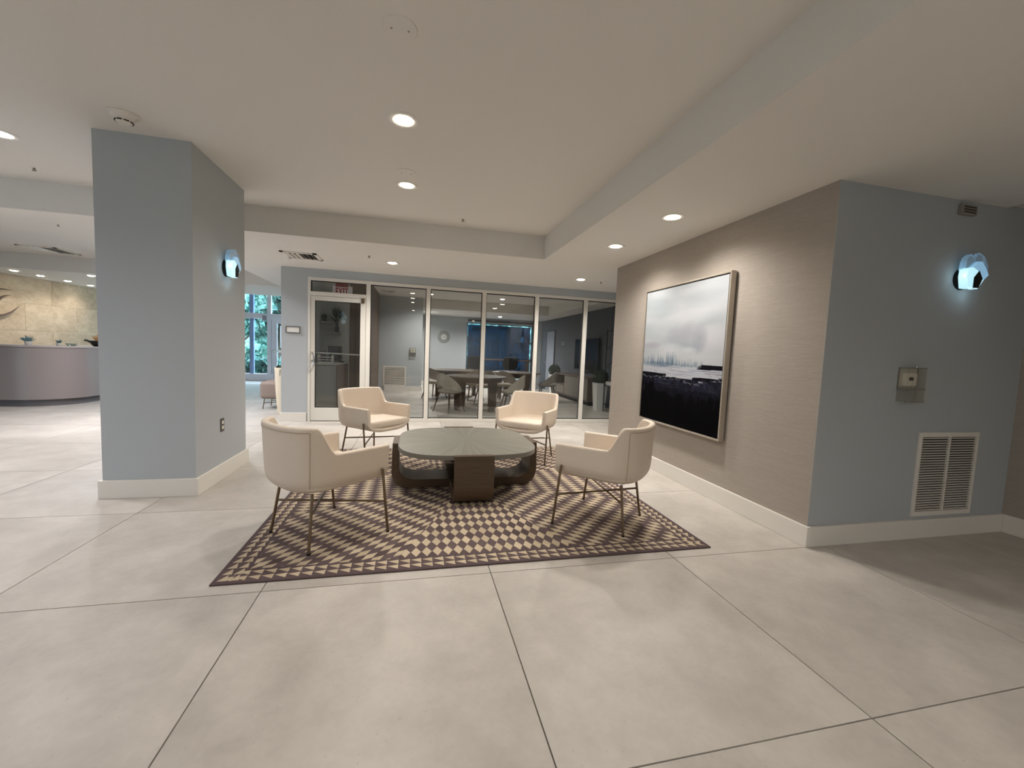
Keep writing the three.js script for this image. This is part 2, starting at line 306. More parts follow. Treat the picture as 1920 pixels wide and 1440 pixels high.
{
  const t = thing('slot_diffuser', 'short dark ceiling slot diffuser inside the glass room', 'air vent', [1.07, HIGH, -10.95]); part('slot', bx(-.15, .15, -.008, 0, -.04, .04), M.black, t); part('slot_frame', join([bx(-.17, .17, -.01, 0, -.055, -.04), bx(-.17, .17, -.01, 0, .04, .055)]), M.plastic, t);
  const s = thing('smoke_detector', 'white smoke detector on the ceiling inside the glass room', 'smoke detector', [1.45, HIGH, -11.15]); part('detector_body', lathe([[0, -.05], [.04, -.05], [.06, -.03], [.08, 0]], 32), M.plastic, s);
}

// ---------------------------------------------------------------- crystal wall sconces
function sconce(pos, turn, label) {
  const t = thing('wall_sconce', label, 'wall lamp', pos, turn, 'ice-block wall sconces');
  const q = (px, py) => [(px - 67) * .0047, (75 - py) * .0044];
  part('back_plate', new THREE.CylinderGeometry(.075, .08, .03, 40).rotateX(Math.PI / 2).translate(-.035, -.05, .015), M.blackMetal, t);
  const shard = (pts, z0, z1) => extrude(poly(pts.map(([x, y]) => q(x, y))), z1 - z0, .005, 1).translate(0, 0, z0);
  const cry = new THREE.MeshPhysicalMaterial({ color: '#dfeaf2', roughness: .18, transmission: .75, thickness: .02, ior: 1.45, emissive: '#8fb4cc', emissiveIntensity: .05 });
  const glow = new THREE.MeshPhysicalMaterial({ color: '#e8f6ff', roughness: .25, emissive: '#b4ecfa', emissiveIntensity: .95 });
  const mid = new THREE.MeshPhysicalMaterial({ color: '#dcecf7', roughness: .2, transmission: .5, thickness: .02, emissive: '#93c3e0', emissiveIntensity: .32 });
  part('crystal', shard([[42, 74], [43, 62], [46, 54], [53, 49], [62, 54], [63, 61], [52, 71]], .03, .07), cry, t, 'clear upper left facets');
  part('crystal', shard([[62, 54], [72, 45], [80, 48], [93, 66], [91, 74], [88, 80], [83, 72], [72, 60], [63, 61]], .03, .066), cry, t, 'clear upper right facets');
  part('crystal', shard([[77, 52], [80, 51], [90, 66], [86, 69]], .062, .074), cry, t, 'raised clear edge');
  part('crystal', shard([[52, 71], [63, 61], [72, 60], [83, 72], [88, 80], [77, 90], [72, 88], [64, 76]], .035, .084), mid, t, 'pale blue middle facets');
  part('crystal', shard([[42, 74], [52, 71], [64, 76], [55, 87], [55, 103], [45, 103], [41, 85]], .035, .09), glow, t, 'brightly glowing lower left facet');
  part('crystal', shard([[72, 88], [77, 89], [67, 103], [64, 103]], .035, .088), glow, t, 'brightly glowing lower right facet');
  const s = poly([q(55, 87), q(64, 76), q(72, 88), q(65, 103), q(55, 103)]); part('bracket', extrude(s, .045, .002).translate(0, 0, .05), M.blackMetal, t);
  for (const [x, y] of [[-.13, -.04], [0, -.16]]) { const p = new THREE.PointLight(ICE, .012, 0, 2); p.position.set(x, y, .075); p.castShadow = true; p.shadow.radius = 2.5; p.name = 'glow'; t.add(p); }
}
sconce([4.0, 2.035, ZR], 0, 'glowing ice-crystal wall sconce on the dark grey wall at right');
sconce([-1.757, 2.03, -4.53], Math.PI / 2, 'glowing ice-crystal wall sconce on the column side, seen edge-on');

// ---------------------------------------------------------------- wall fittings at right
{
  const t = thing('return_air_grille', 'large white louvered return air grille low on the dark grey wall at right', 'air vent', [4.035, .5, ZR]);
  const W = .31, H = .327, w = .283, h = .29;
  part('grille_frame', join([bx(-W, W, h, H, 0, .016, .003), bx(-W, W, -H, -h, 0, .016, .003), bx(-W, -w, -h, h, 0, .016, .003), bx(w, W, -h, h, 0, .016, .003)]), M.trim, t);
  part('duct_opening', bx(-w, w, -h, h, 0, .002), M.black, t);
  part('centre_bar', bx(-.008, .008, -h, h, .003, .016), M.trim, t);
  const g = uvm(new THREE.BoxGeometry(2 * w, .0045, .013).rotateX(.32)); for (let k = 0; k < 30; k++) part('louver', g, M.trim, t).position.set(0, -h + (k + .5) * 2 * h / 30, .009);
}
function thermostat(pos, label, s = 1) {
  const t = thing('thermostat', label, 'thermostat', pos); t.scale.setScalar(s);
  part('wall_plate', bx(-.085, .085, -.03, .115, 0, .006, .002), M.plastic, t);
  part('thermostat_body', bx(-.058, .058, -.012, .085, .006, .03, .006), std('#fbf6ee', .5), t); part('display', bx(-.022, .018, .03, .055, .03, .032), M.black, t);
  const cov = new THREE.MeshPhysicalMaterial({ color: '#f4f4f1', roughness: .02, transmission: .98, thickness: 0 });
  part('guard_cover', join([bx(-.09, .09, -.125, .125, .062, .065), bx(-.09, -.087, -.125, .125, .002, .062), bx(.087, .09, -.125, .125, .002, .062), bx(-.087, .087, .122, .125, .002, .062), bx(-.087, .087, -.125, -.122, .002, .062)]), cov, t, 'clear plastic lockable cover');
  part('guard_rim', join([bx(-.092, .092, -.035, -.028, .002, .066), bx(-.092, .092, .12, .127, .06, .067), bx(-.092, -.085, -.035, .125, 0, .008), bx(.085, .092, -.035, .125, 0, .008), bx(-.09, .09, -.127, -.121, .06, .067)]), new THREE.MeshPhysicalMaterial({ color: '#a9a49b', roughness: .3, transmission: .5, thickness: 0 }), t);
  part('lock', new THREE.CylinderGeometry(.008, .008, .012, 16).translate(.03, .13, .035), M.chrome, t);
}
thermostat([3.545, 1.185, ZR], 'beige thermostat under a clear plastic guard on the dark grey wall at right');
thermostat([-.075, 1.2, -13.1], 'thermostat under a clear guard on the pale wall inside the glass room');
{
  const t = thing('louvered_sensor_box', 'small louvered box high on the dark grey wall, close under the ceiling', 'sensor box', [3.93, 2.48, ZR]);
  part('box_body', bx(-.075, .075, -.035, .035, 0, .03, .004), std('#8d8880', .6), t); for (let k = 0; k < 3; k++) part('slot', bx(-.06, .06, -.022 + k * .018, -.014 + k * .018, .03, .0315), M.black, t);
  const o = thing('wall_outlet', 'dark framed wall outlet low on the side of the column', 'outlet', [-1.757, .509, -4.384], Math.PI / 2);
  part('cover_plate', bx(-.037, .037, -.062, .062, 0, .006, .003), std('#4a4540', .5), o); for (const y of [-.024, .024]) part('receptacle', bx(-.018, .018, y - .016, y + .016, .006, .009, .003), M.plastic, o);
  const p = thing('room_sign', 'silver framed white name plate on the wall left of the glass door', 'sign', [-1.976, 1.53, ZG]);
  part('sign_frame', join([bx(-.11, .11, .042, .056, 0, .013), bx(-.11, .11, -.056, -.042, 0, .012), bx(-.11, -.096, -.042, .042, 0, .012), bx(.096, .11, -.042, .042, 0, .012)]), std('#6d6a66', .4, { metalness: .5 }), p); part('sign_insert', bx(-.096, .096, -.042, .042, 0, .007), M.white, p);
  const gr = thing('return_air_grille', 'grey louvered return air grille low on the pale wall inside the glass room', 'air vent', [-.6, .446, -13.1]);
  part('grille_frame', join([bx(-.33, .33, .27, .3, 0, .015), bx(-.33, .33, -.3, -.27, 0, .015), bx(-.33, -.3, -.27, .27, 0, .015), bx(.3, .33, -.27, .27, 0, .015)]), M.trim, gr); part('duct_opening', bx(-.3, .3, -.27, .27, 0, .002), M.black, gr);
  const g = new THREE.BoxGeometry(.6, .004, .02).rotateX(.7); for (let k = 0; k < 16; k++) part('louver', g, M.plastic, gr).position.set(0, -.255 + k * .034, .009);
}

// ---------------------------------------------------------------- framed abstract painting
{
  const t = thing('framed_painting', 'large framed abstract painting of white clouds over a black shore on the wallpapered wall', 'painting', [XR, 1.338, -3.895], -Math.PI / 2);
  const W = .70, H = .768, f = .018;
  part('frame', join([bx(-W, W, H - f, H, .012, .066, .003), bx(-W, W, -H, -H + f, .012, .066, .003), bx(-W, -W + f, -H + f, H - f, .012, .066, .003), bx(W - f, W, -H + f, H - f, .012, .066, .003)]), std('#b5ada0', .35, { metalness: .55 }), t, 'champagne silver float frame');
  part('shadow_gap', bx(-W + f, W - f, -H + f, H - f, .012, .03), M.black, t);
  part('hanger', bx(-.4, .4, .3, .36, 0, .012), M.bronze, t);
  const cw = W - f - .011, ch = H - f - .011;
  const tex = canvasTexture(1024, 1120, (c, w, h) => {
    const r = rng(77), R = (a, b) => a + (b - a) * r();
    c.fillStyle = '#e9eae9'; c.fillRect(0, 0, w, h);
    const blob = (x, y, rx, ry, col, a) => { c.save(); c.translate(x, y); c.scale(rx, ry); const g = c.createRadialGradient(0, 0, 0, 0, 0, 1); g.addColorStop(0, `rgba(${col},${a})`); g.addColorStop(.55, `rgba(${col},${a * .6})`); g.addColorStop(1, `rgba(${col},0)`); c.fillStyle = g; c.fillRect(-1, -1, 2, 2); c.restore(); };
    for (let i = 0; i < 60; i++) blob(R(0, w), R(0, h * .5), R(120, 330), R(30, 90), i % 3 ? '206,212,212' : '250,250,250', .35);
    blob(w * .2, h * .14, 300, 120, '196,206,206', .6); blob(w * .75, h * .12, 260, 80, '205,210,212', .5); blob(w * .1, h * .3, 240, 90, '205,213,212', .55);
    blob(w * .55, h * .24, 340, 90, '250,250,248', .8); blob(w * .85, h * .38, 260, 120, '246,242,243', .9);
    blob(w * .5, h * .36, 200, 110, '190,190,196', .5); blob(w * .74, h * .38, 110, 130, '168,172,180', .55); blob(w * .62, h * .33, 130, 100, '200,200,206', .6); blob(w * .62, h * .44, 200, 60, '178,190,196', .5);
    blob(w * .12, h * .42, 170, 40, '196,190,198', .6); blob(w * .4, h * .46, 220, 70, '246,246,246', .9); blob(w * .62, h * .46, 120, 34, '250,250,250', .9);
    // misty blue tree line
    for (let i = 0; i < 420; i++) { const x = R(-20, w * .8), y0 = h * .565 + R(-10, 22), tall = Math.pow(r(), 1.7) * (x > w * .33 && x < w * .46 ? 120 : x < w * .3 ? 80 : 44) + 4; c.fillStyle = `rgba(${R(80, 120) | 0},${R(112, 145) | 0},${R(134, 162) | 0},${R(.03, .13)})`; c.fillRect(x, y0 - tall, R(3, 22), tall); }
    for (let i = 0; i < 26; i++) { const x = R(0, w * .7), y0 = h * .565; c.fillStyle = 'rgba(84,112,128,.24)'; const q = R(5, 16); c.beginPath(); c.moveTo(x - q, y0); c.lineTo(x, y0 - R(30, 110)); c.lineTo(x + q, y0); c.fill(); }
    blob(w * .25, h * .57, 260, 34, '96,124,142', .6); blob(w * .55, h * .575, 260, 26, '110,138,156', .5);
    // bright water strokes
    c.fillStyle = '#dfe0e4'; c.fillRect(0, h * .585, w, h * .06);
    for (let i = 0; i < 150; i++) { const y = h * R(.57, .645), x = R(-60, w); c.fillStyle = i % 4 ? `rgba(240,240,243,${R(.3, .9)})` : `rgba(${R(110, 150) | 0},${R(120, 155) | 0},${R(150, 175) | 0},.45)`; c.fillRect(x, y, R(40, 260), R(1.5, 7)); }
    c.fillStyle = '#17151d'; for (let i = 0; i < 44; i++) c.fillRect(w * .77 + R(-30, 60), h * R(.555, .583), R(60, 300), R(2, 7));
    for (let i = 0; i < 50; i++) c.fillRect(R(-60, 30), h * R(.632, .672), R(100, 400), R(3, 9));
    for (let i = 0; i < 60; i++) c.fillRect(w * .75 + R(-60, 60), h * R(.64, .68), R(60, 320), R(3, 10));
    // dark shore
    const g = c.createLinearGradient(0, h * .65, 0, h); g.addColorStop(0, '#24242f'); g.addColorStop(.3, '#17171f'); g.addColorStop(.55, '#060608'); g.addColorStop(1, '#020203'); c.fillStyle = g; c.fillRect(0, h * .658, w, h);
    for (let i = 0; i < 420; i++) { const x = R(w * .18, w * 1.02), y = h * (.66 + Math.pow(r(), 2) * .22); c.fillStyle = `rgba(${R(44, 84) | 0},${R(48, 88) | 0},${R(70, 112) | 0},${R(.05, .26) * (1 - (y / h - .66) / .24)})`; c.fillRect(x, y, R(4, 34), R(4, 60)); }
    for (let i = 0; i < 90; i++) { c.fillStyle = `rgba(120,126,146,${R(.05, .25)})`; c.fillRect(w * R(.1, 1), h * R(.672, .735), R(40, 300), R(1, 3)); }
    c.fillStyle = 'rgba(4,4,7,.95)'; for (let i = 0; i < 60; i++) c.fillRect(R(-20, w * .16), h * R(.70, .8), R(20, 70), R(30, 200));
    c.fillRect(0, h * .88, w, h); for (let i = 0; i < 120; i++) { c.fillStyle = 'rgba(2,2,4,.7)'; c.fillRect(R(0, w), h * R(.76, .9), R(8, 60), R(40, 200)); }
    for (let i = 0; i < 240; i++) { const x = R(-10, w), y = h * (.655 + .012 * Math.sin(x * .011) + (x > w * .33 && x < w * .74 ? .018 : 0)) + R(-9, 9); c.fillStyle = i % 3 ? 'rgba(18,17,24,.85)' : 'rgba(226,226,232,.5)'; c.fillRect(x, y, R(6, 60), R(1.5, 8)); }
    for (let i = 0; i < 300; i++) { const x = R(0, w), y = h * R(.7, .9); c.fillStyle = `rgba(${R(30, 62) | 0},${R(32, 66) | 0},${R(46, 90) | 0},${R(.03, .2) * (y < h * .82 && x > w * .2 ? 1 : .35)})`; c.fillRect(x, y, R(2, 12), R(10, 90)); }
    c.fillStyle = 'rgba(190,190,205,.35)'; for (let i = 0; i < 8; i++) c.fillRect(w * R(.03, .05), h * R(.7, .76), 3, R(10, 40));
  });
  const can = new THREE.BoxGeometry(2 * cw, 2 * ch, .02); can.translate(0, 0, .05);
  part('canvas', can, new THREE.MeshPhysicalMaterial({ color: '#b6b9be', roughness: .9, specularIntensity: .12, map: tex }), t);
}

// ---------------------------------------------------------------- rug
{
  const h = 1.535, S = 2048, dark = '#534444', beige = '#c6b598';
  const tex = canvasTexture(S, S, (c) => {
    const r = rng(9), k = S / (2 * h);
    c.fillStyle = dark; c.fillRect(0, 0, S, S);
    c.setTransform(k, 0, 0, k, S / 2, S / 2);
    const quad = (pts, col) => { c.fillStyle = col; c.beginPath(); pts.forEach(([x, y], i) => i ? c.lineTo(x, y) : c.moveTo(x, y)); c.closePath(); c.fill(); };
    const tone = (d) => { const v = (r() - .5) * 16; const b = d ? [84, 69, 68] : [182, 166, 140]; return `rgb(${b.map((q) => Math.round(q + v)).join(',')})`; };
    const E = h - .145, w8 = Math.tan(Math.PI / 8);
    for (let k = 0; k < 8; k++) {                     // eight wedges of long diamonds that point to the centre
      const [px, pz, far] = k % 4 === 0 ? [.0668, .132, E] : k % 2 ? [.0595, .143, E * 1.42] : [.062, .14, E];
      c.save(); c.beginPath(); c.rect(-E, -E, 2 * E, 2 * E); c.clip();
      c.rotate(k * Math.PI / 4); c.beginPath(); c.moveTo(0, 0); c.lineTo(-w8 * far * 1.1, far * 1.1); c.lineTo(w8 * far * 1.1, far * 1.1); c.closePath(); c.clip();
      const f = k % 4 === 0 ? .94 : .9, n = Math.ceil(far / pz) + 1, e = Math.ceil(far * .45 / px);
      for (let j = 0; j < n; j++) for (let i = -e; i <= e; i++) { const x = i * px, y = far - pz * (j + .5), a = px / 2 * f, b = pz / 2 * f; quad([[x + px / 2 - a, y + pz / 2], [x + px / 2, y + pz / 2 - b], [x + px / 2 + a, y + pz / 2], [x + px / 2, y + pz / 2 + b]], tone(1)); quad([[x - a, y], [x, y - b], [x + a, y], [x, y + b]], tone(0)); }
      c.restore();
    }
    for (let s = 0; s < 4; s++) {
      c.save(); c.rotate(s * Math.PI / 2);
      quad([[-h, h], [h, h], [E, E], [-E, E]], dark);
      for (let row = 0; row < 2; row++) { const y0 = E + .012 + row * .058, n = 42 + row * 2; for (let i = -n; i < n; i++) { const x = i * .0335 * 2 / 1.0 / 1; if (Math.abs(x) > h - .05) continue; quad([[x - .03, y0 + .016], [x + .032, y0 + .002], [x + .032, y0 + .052]], tone(0)); } }
      c.strokeStyle = '#43363a'; c.lineWidth = .004; c.beginPath(); c.moveTo(-E, E + .006); c.lineTo(E, E + .006); c.moveTo(-h, h - .012); c.lineTo(h, h - .012); c.stroke();
      c.restore();
    }
  });
  const g = new RoundedBoxGeometry(2 * h, .01, 2 * h, 2, .004).toNonIndexed(), p = g.attributes.position, uv = g.attributes.uv;
  for (let i = 0; i < p.count; i++) uv.setXY(i, (p.getX(i) + h) / (2 * h), (-p.getZ(i) + h) / (2 * h));
  g.translate(0, .005, 0);
  const t = thing('area_rug', 'square brown and beige rug with a diamond pattern under the seating group', 'rug', [.502, 0, -3.937]);
  part('pile', g, std('#ffffff', .95, { map: tex }), t);
}

// ---------------------------------------------------------------- round-cornered coffee table
{
  const t = thing('coffee_table', 'low grey-topped coffee table on four broad curved brown legs in the middle of the rug', 'table', [.502, .01, -4.03]);
  const H = .42, R = .686, th = .055, half = .166;
  const s = new THREE.Shape(); s.moveTo(.12, .008); s.lineTo(R - .15, .008); s.bezierCurveTo(R - .05, .008, R, .07, R, .17); s.lineTo(R - .006, H); s.lineTo(R - th, H); s.lineTo(R - th - .004, .2); s.bezierCurveTo(R - th - .006, .13, R - .12, .085, R - .2, .078); s.lineTo(.12, .078); s.closePath();
  const leg = uvm(extrude(s, 2 * half, .003, 1, 24).translate(0, 0, -half));
  for (let k = 0; k < 4; k++) part('leg', leg, M.tableLeg, t).rotation.y = k * Math.PI / 2;
  part('cross_hub', bx(-half, half, .006, .079, -half, half), M.tableLeg, t);
  part('glide', join([0, 1, 2, 3].map((k) => new THREE.CylinderGeometry(.03, .03, .008, 16).translate(.45, .0045, 0).rotateY(k * Math.PI / 2))), M.plinth, t);
  const a = R - th + .004, n = 3.3, out = new THREE.Shape(); for (let i = 0; i < 120; i++) { const f = i / 120 * Math.PI * 2, c = Math.cos(f), q = Math.sin(f), x = a * Math.sign(c) * Math.abs(c) ** (2 / n), y = a * Math.sign(q) * Math.abs(q) ** (2 / n); i ? out.lineTo(x, y) : out.moveTo(x, y); }
  const top = extrude(out, .042, .003, 2).rotateX(-Math.PI / 2).translate(0, H - .041, 0), p = top.attributes.position, uv = top.attributes.uv;
  for (let i = 0; i < p.count; i++) uv.setXY(i, p.getX(i), p.getZ(i));
  const tex = canvasTexture(1024, 1024, (c, w) => {
    const r = rng(21); c.fillStyle = '#86827a'; c.fillRect(0, 0, w, w);
    for (let i = 0; i < 900; i++) { const f = r() * Math.PI * 2, d = .0025 + r() * .012, q = r(), v = Math.round(112 + q * 42); c.fillStyle = `rgba(${v},${v - 5},${v - 16},.55)`; c.beginPath(); c.moveTo(w / 2, w / 2); c.lineTo(w / 2 + w * Math.cos(f - d), w / 2 + w * Math.sin(f - d)); c.lineTo(w / 2 + w * Math.cos(f + d), w / 2 + w * Math.sin(f + d)); c.fill(); }
    for (let i = 0; i < 3000; i++) { const f = r() * Math.PI * 2, d = r() * w * .7, v = Math.round(96 + r() * 62); c.strokeStyle = `rgba(${v},${v - 4},${v - 14},.25)`; c.lineWidth = 1.4; c.beginPath(); c.moveTo(w / 2 + d * Math.cos(f), w / 2 + d * Math.sin(f)); c.lineTo(w / 2 + (d + 70) * Math.cos(f), w / 2 + (d + 70) * Math.sin(f)); c.stroke(); }
  });
  part('tabletop', top, std('#75726a', .45), t);
  const ven = new THREE.ShapeGeometry(out, 8).rotateX(-Math.PI / 2).scale(.992, 1, .992).translate(0, H + .0012, 0), vp = ven.attributes.position, vu = ven.attributes.uv; for (let i = 0; i < vp.count; i++) vu.setXY(i, vp.getX(i) / (2 * a) + .5, vp.getZ(i) / (2 * a) + .5);
  part('veneer', ven, std('#e0e5e4', .42, { map: tex }), t, 'grey sunburst veneer top');
}

// ---------------------------------------------------------------- cream tub armchairs
function smooth(a, b, x) { x = Math.max(0, Math.min(1, (x - a) / (b - a))); return x * x * (3 - 2 * x); }
function makeArmchair(name, label, group) {
  const t = thing(name, label, 'armchair', [0, 0, 0], 0, group);
  const W = .335, ZF = .30, ZB = -.335, RC = .27, TH = .042;
  // plan path: left arm front -> back -> right arm front
  const plan = []; const rim = (z) => .622 + .172 * (z < -.085 ? Math.pow(smooth(-.085, -.215, z), 1.15) : 0);
  const zs = []; for (let k = 0; k <= 12; k++) zs.push(ZF + (-.06 - ZF) * k / 12); for (let k = 1; k <= 3; k++) zs.push(-.06 + (ZB + RC + .0 - -.06) * k / 3);
  const cz = ZB + RC; for (const z of zs) plan.push([-W, z, -1, 0]);
  const nA = 40, ex = 2.5; for (let k = 1; k < nA; k++) { const f = k / nA * Math.PI, c = Math.cos(f), s = Math.sin(f), px = -Math.sign(c) * Math.abs(c) ** (2 / ex) * W, pz = cz - (Math.abs(s) ** (2 / ex)) * RC; plan.push([px, pz, 0, 0]); }
  for (const z of zs.slice().reverse()) plan.push([W, z, 1, 0]);
  // normals by differences
  const N = plan.length; plan.forEach((q, i) => { const a = plan[Math.max(0, i - 1)], b = plan[Math.min(N - 1, i + 1)], dx = b[0] - a[0], dz = b[1] - a[1], l = Math.hypot(dx, dz); q[2] = dz / l; q[3] = -dx / l; });
  const yb = () => .347;
  // profile: v 0 (bottom centre) .. 1 (rim); returns the inward fraction and the height
  const NV = 16;
  function loop(i) {
    const [x, z, nx, nz] = plan[i], top = rim(z), b0 = yb(z), C = [0, Math.max(z, cz - .02) * (z > cz ? 1 : 1)], out = [], inn = [];
    const lean = (y) => 1 - .075 * (.79 - y) / .44, bh = .165;      // sides taper a little toward the rounded bottom
    const at = (k, inset) => {
      let q = 1, y;
      if (k <= NV) { const f = k / NV * Math.PI / 2; q = Math.pow(Math.sin(f), .6); y = b0 + bh * (1 - Math.pow(Math.max(0, Math.cos(f)), .6)) + inset * Math.pow(Math.max(0, Math.cos(f)), .6); } else y = b0 + bh + (top - b0 - bh) * (k - NV) / 8;
      q *= lean(y); return [C[0] + (x - nx * inset - C[0]) * q, y, C[1] + (z - nz * inset - C[1]) * q];
    };
    for (let k = 0; k <= NV + 8; k++) { const p = at(k, 0), r = at(k, TH); out.push(p); inn.push(r); }
    const r = TH / 2, o = out.pop(), n = inn.pop(), round = [];
    for (let k = 0; k <= 6; k++) { const f = k / 6 * Math.PI, m = (1 - Math.cos(f)) / 2; round.push([o[0] + (n[0] - o[0]) * m, o[1] - r * .7 + Math.sin(f) * r * .7, o[2] + (n[2] - o[2]) * m]); }
    return [...out, ...round, ...inn.reverse()];
  }
  const loops = plan.map((_, i) => loop(i)), L = loops[0].length, pos = [], idx = [];
  loops.forEach((l) => l.forEach((p) => pos.push(...p)));
  for (let i = 0; i < N - 1; i++) for (let k = 0; k < L - 1; k++) { const a = i * L + k, b = a + L; idx.push(a, a + 1, b, b, a + 1, b + 1); }
  const half = Math.floor(L / 2);
  for (const [i, flip] of [[0, 1], [N - 1, 0]]) {               // front ends, slightly pillowed
    const st = pos.length / 3; loops[i].forEach((p) => pos.push(...p)); const mid = pos.length / 3;
    for (let k = 0; k <= half; k++) { const a = loops[i][k], b = loops[i][L - 1 - k]; pos.push((a[0] + b[0]) / 2, (a[1] + b[1]) / 2, (a[2] + b[2]) / 2 + .008); }
    for (let k = 0; k < half; k++) { const q = (a, b, c) => flip ? idx.push(a, b, c) : idx.push(a, c, b); q(st + k, mid + k, mid + k + 1); q(st + k, mid + k + 1, st + k + 1); q(mid + k, st + L - 1 - k, st + L - 2 - k); q(mid + k, st + L - 2 - k, mid + k + 1); }
  }
  let g = new THREE.BufferGeometry(); g.setAttribute('position', new THREE.Float32BufferAttribute(pos, 3)); g.setIndex(idx);
  g = toCreasedNormals(g, .9); part('shell', uvm(g), M.leather, t);
  // seams: two down the back, one under the rim between them
  const k0 = 2, surf = (i, k) => { const p = loops[i][k], nx = plan[i][2], nz = plan[i][3]; return [p[0] + nx * .0012, p[1], p[2] + nz * .0012]; };
  const iL = zs.length + 7, iR = N - 1 - iL, vert = (i) => { const a = []; for (let k = k0; k <= NV + 7; k++) a.push(surf(i, k)); return a; };
  const hor = []; for (let i = iL; i <= iR; i++) { const p = surf(i, NV + 7); hor.push([p[0], p[1] + .004, p[2]]); }
  part('back_seam', join([tube(vert(iL), .0022, 40, 6), tube(vert(iR), .0022, 40, 6), tube(hor, .0022, 60, 6)]), M.seam, t);
  // seat cushion
  const cs = new THREE.Shape(), a = .272; cs.moveTo(-a, .285); cs.lineTo(a, .285); cs.lineTo(a, -.1); cs.bezierCurveTo(a, -.24, .16, -.275, 0, -.275); cs.bezierCurveTo(-.16, -.275, -a, -.24, -a, -.1); cs.closePath();
  let cu = new THREE.ExtrudeGeometry(cs, { depth: .03, bevelEnabled: true, bevelThickness: .028, bevelSize: .02, bevelSegments: 5, curveSegments: 16, steps: 1 }); cu.rotateX(Math.PI / 2).translate(0, .447, 0);
  const cp = cu.attributes.position; for (let i = 0; i < cp.count; i++) if (cp.getY(i) > .43) cp.setY(i, cp.getY(i) + .018 * Math.max(0, 1 - (cp.getX(i) / .3) ** 2)); cu.computeVertexNormals();
  part('seat_cushion', uvm(toCreasedNormals(cu, .9)), M.leather, t);
  const feet = [[-.332, .295], [.332, .295], [-.243, -.225], [.243, -.225]];
  for (const [x, z] of feet) {
    const front = z > 0, top = front ? [Math.sign(x) * .328, .455, .245] : [Math.sign(x) * .20, .362, -.18];
    const l = part('leg', bar([x, .002, z], top, .0095, .0095, 14), M.bronze, t); part('foot_cap', new THREE.CylinderGeometry(.0115, .0115, .012, 14).translate(x, .006, z), M.black, l);
    if (front) part('leg_cap', new THREE.SphereGeometry(.0105, 14, 10).translate(...top), M.bronze, l);
  }
  const on = (f, y) => { const [x, z] = f, top = z > 0 ? [Math.sign(x) * .328, .455, .245] : [Math.sign(x) * .20, .362, -.18], k = y / top[1]; return [x + (top[0] - x) * k, y, z + (top[2] - z) * k]; };
  part('stretcher', bar(on(feet[0], .228), on(feet[3], .228), .0075), M.bronze, t); part('stretcher', bar(on(feet[1], .232), on(feet[2], .232), .0075), M.bronze, t);
  return t;
}
const GA = 'cream tub armchairs around the coffee table', face = (dx, dz) => Math.atan2(dx, dz);
const arm = makeArmchair('armchair', 'cream leather tub armchair at front left of the coffee table, seen from behind', GA);
arm.position.set(-.6, .01, -3.0); arm.rotation.set(0, face(.75, -.66), 0);
copy(arm, [1.493, .01, -2.967], face(-.72, -.69), 'cream leather tub armchair at front right of the coffee table, its back toward the painting');
copy(arm, [-.48, .01, -5.065], face(.73, .685), 'cream leather tub armchair behind the table, in front of the glass door');
copy(arm, [1.40, .01, -4.95], face(-.6, .8), 'cream leather tub armchair behind the table at right, in front of the glass partition');

// ---------------------------------------------------------------- entrance side, seen left of the glass room
{
  const far = thing('lounge_chair', 'low tan lounge chair on thin metal legs in the entrance passage beside the planter', 'chair', [-2.60, 0, -9.2]), tan = std('#8c7d73', .6);
  part('body', bx(-.33, .33, .2, .545, -.3, .3, .07), tan, far); part('seat_cushion', bx(-.25, .25, .42, .565, -.28, .24, .04), tan, far);
  for (const x of [-.28, .28]) for (const z of [-.24, .24]) part('leg', bar([x, 0, z], [x * .9, .24, z * .9], .009), M.bronze, far); part('stretcher', bar([-.27, .12, .23], [.27, .12, -.23], .007), M.bronze, far); part('stretcher', bar([.27, .12, .23], [-.27, .12, -.23], .007), M.bronze, far);
  const t = thing('tall_planter', 'tall cream tapered planter with trailing green plant beside the wall end', 'planter', [-2.325, 0, -8.3]);
  part('pot', lathe([[0, 0], [.085, 0], [.1, .02], [.13, .45], [.145, .78], [.15, .86], [.135, .86], [.13, .8], [0, .8]], 40), M.pot, t);
  const r = rng(5), lf = []; for (let k = 0; k < 90; k++) { const f = r() * 6.283, a = .02 + r() * .08, len = .2 + r() * .3, d = [Math.cos(f), Math.sin(f)]; const q = new THREE.PlaneGeometry(.022 + r() * .02, len, 1, 4), p = q.attributes.position; for (let i = 0; i < p.count; i++) { const s = (p.getY(i) + len / 2) / len; p.setXYZ(i, p.getX(i) * (1 - s * .8), .82 + .14 * Math.sin(s * 2.2) * (r() * .02 + 1) - s * s * len * .9, a + s * .07); } q.rotateY(f); lf.push(q); }
  const pl = part('foliage', join(lf), M.leafDark, t); pl.geometry.computeVertexNormals(); pl.userData.kind = 'stuff';
}
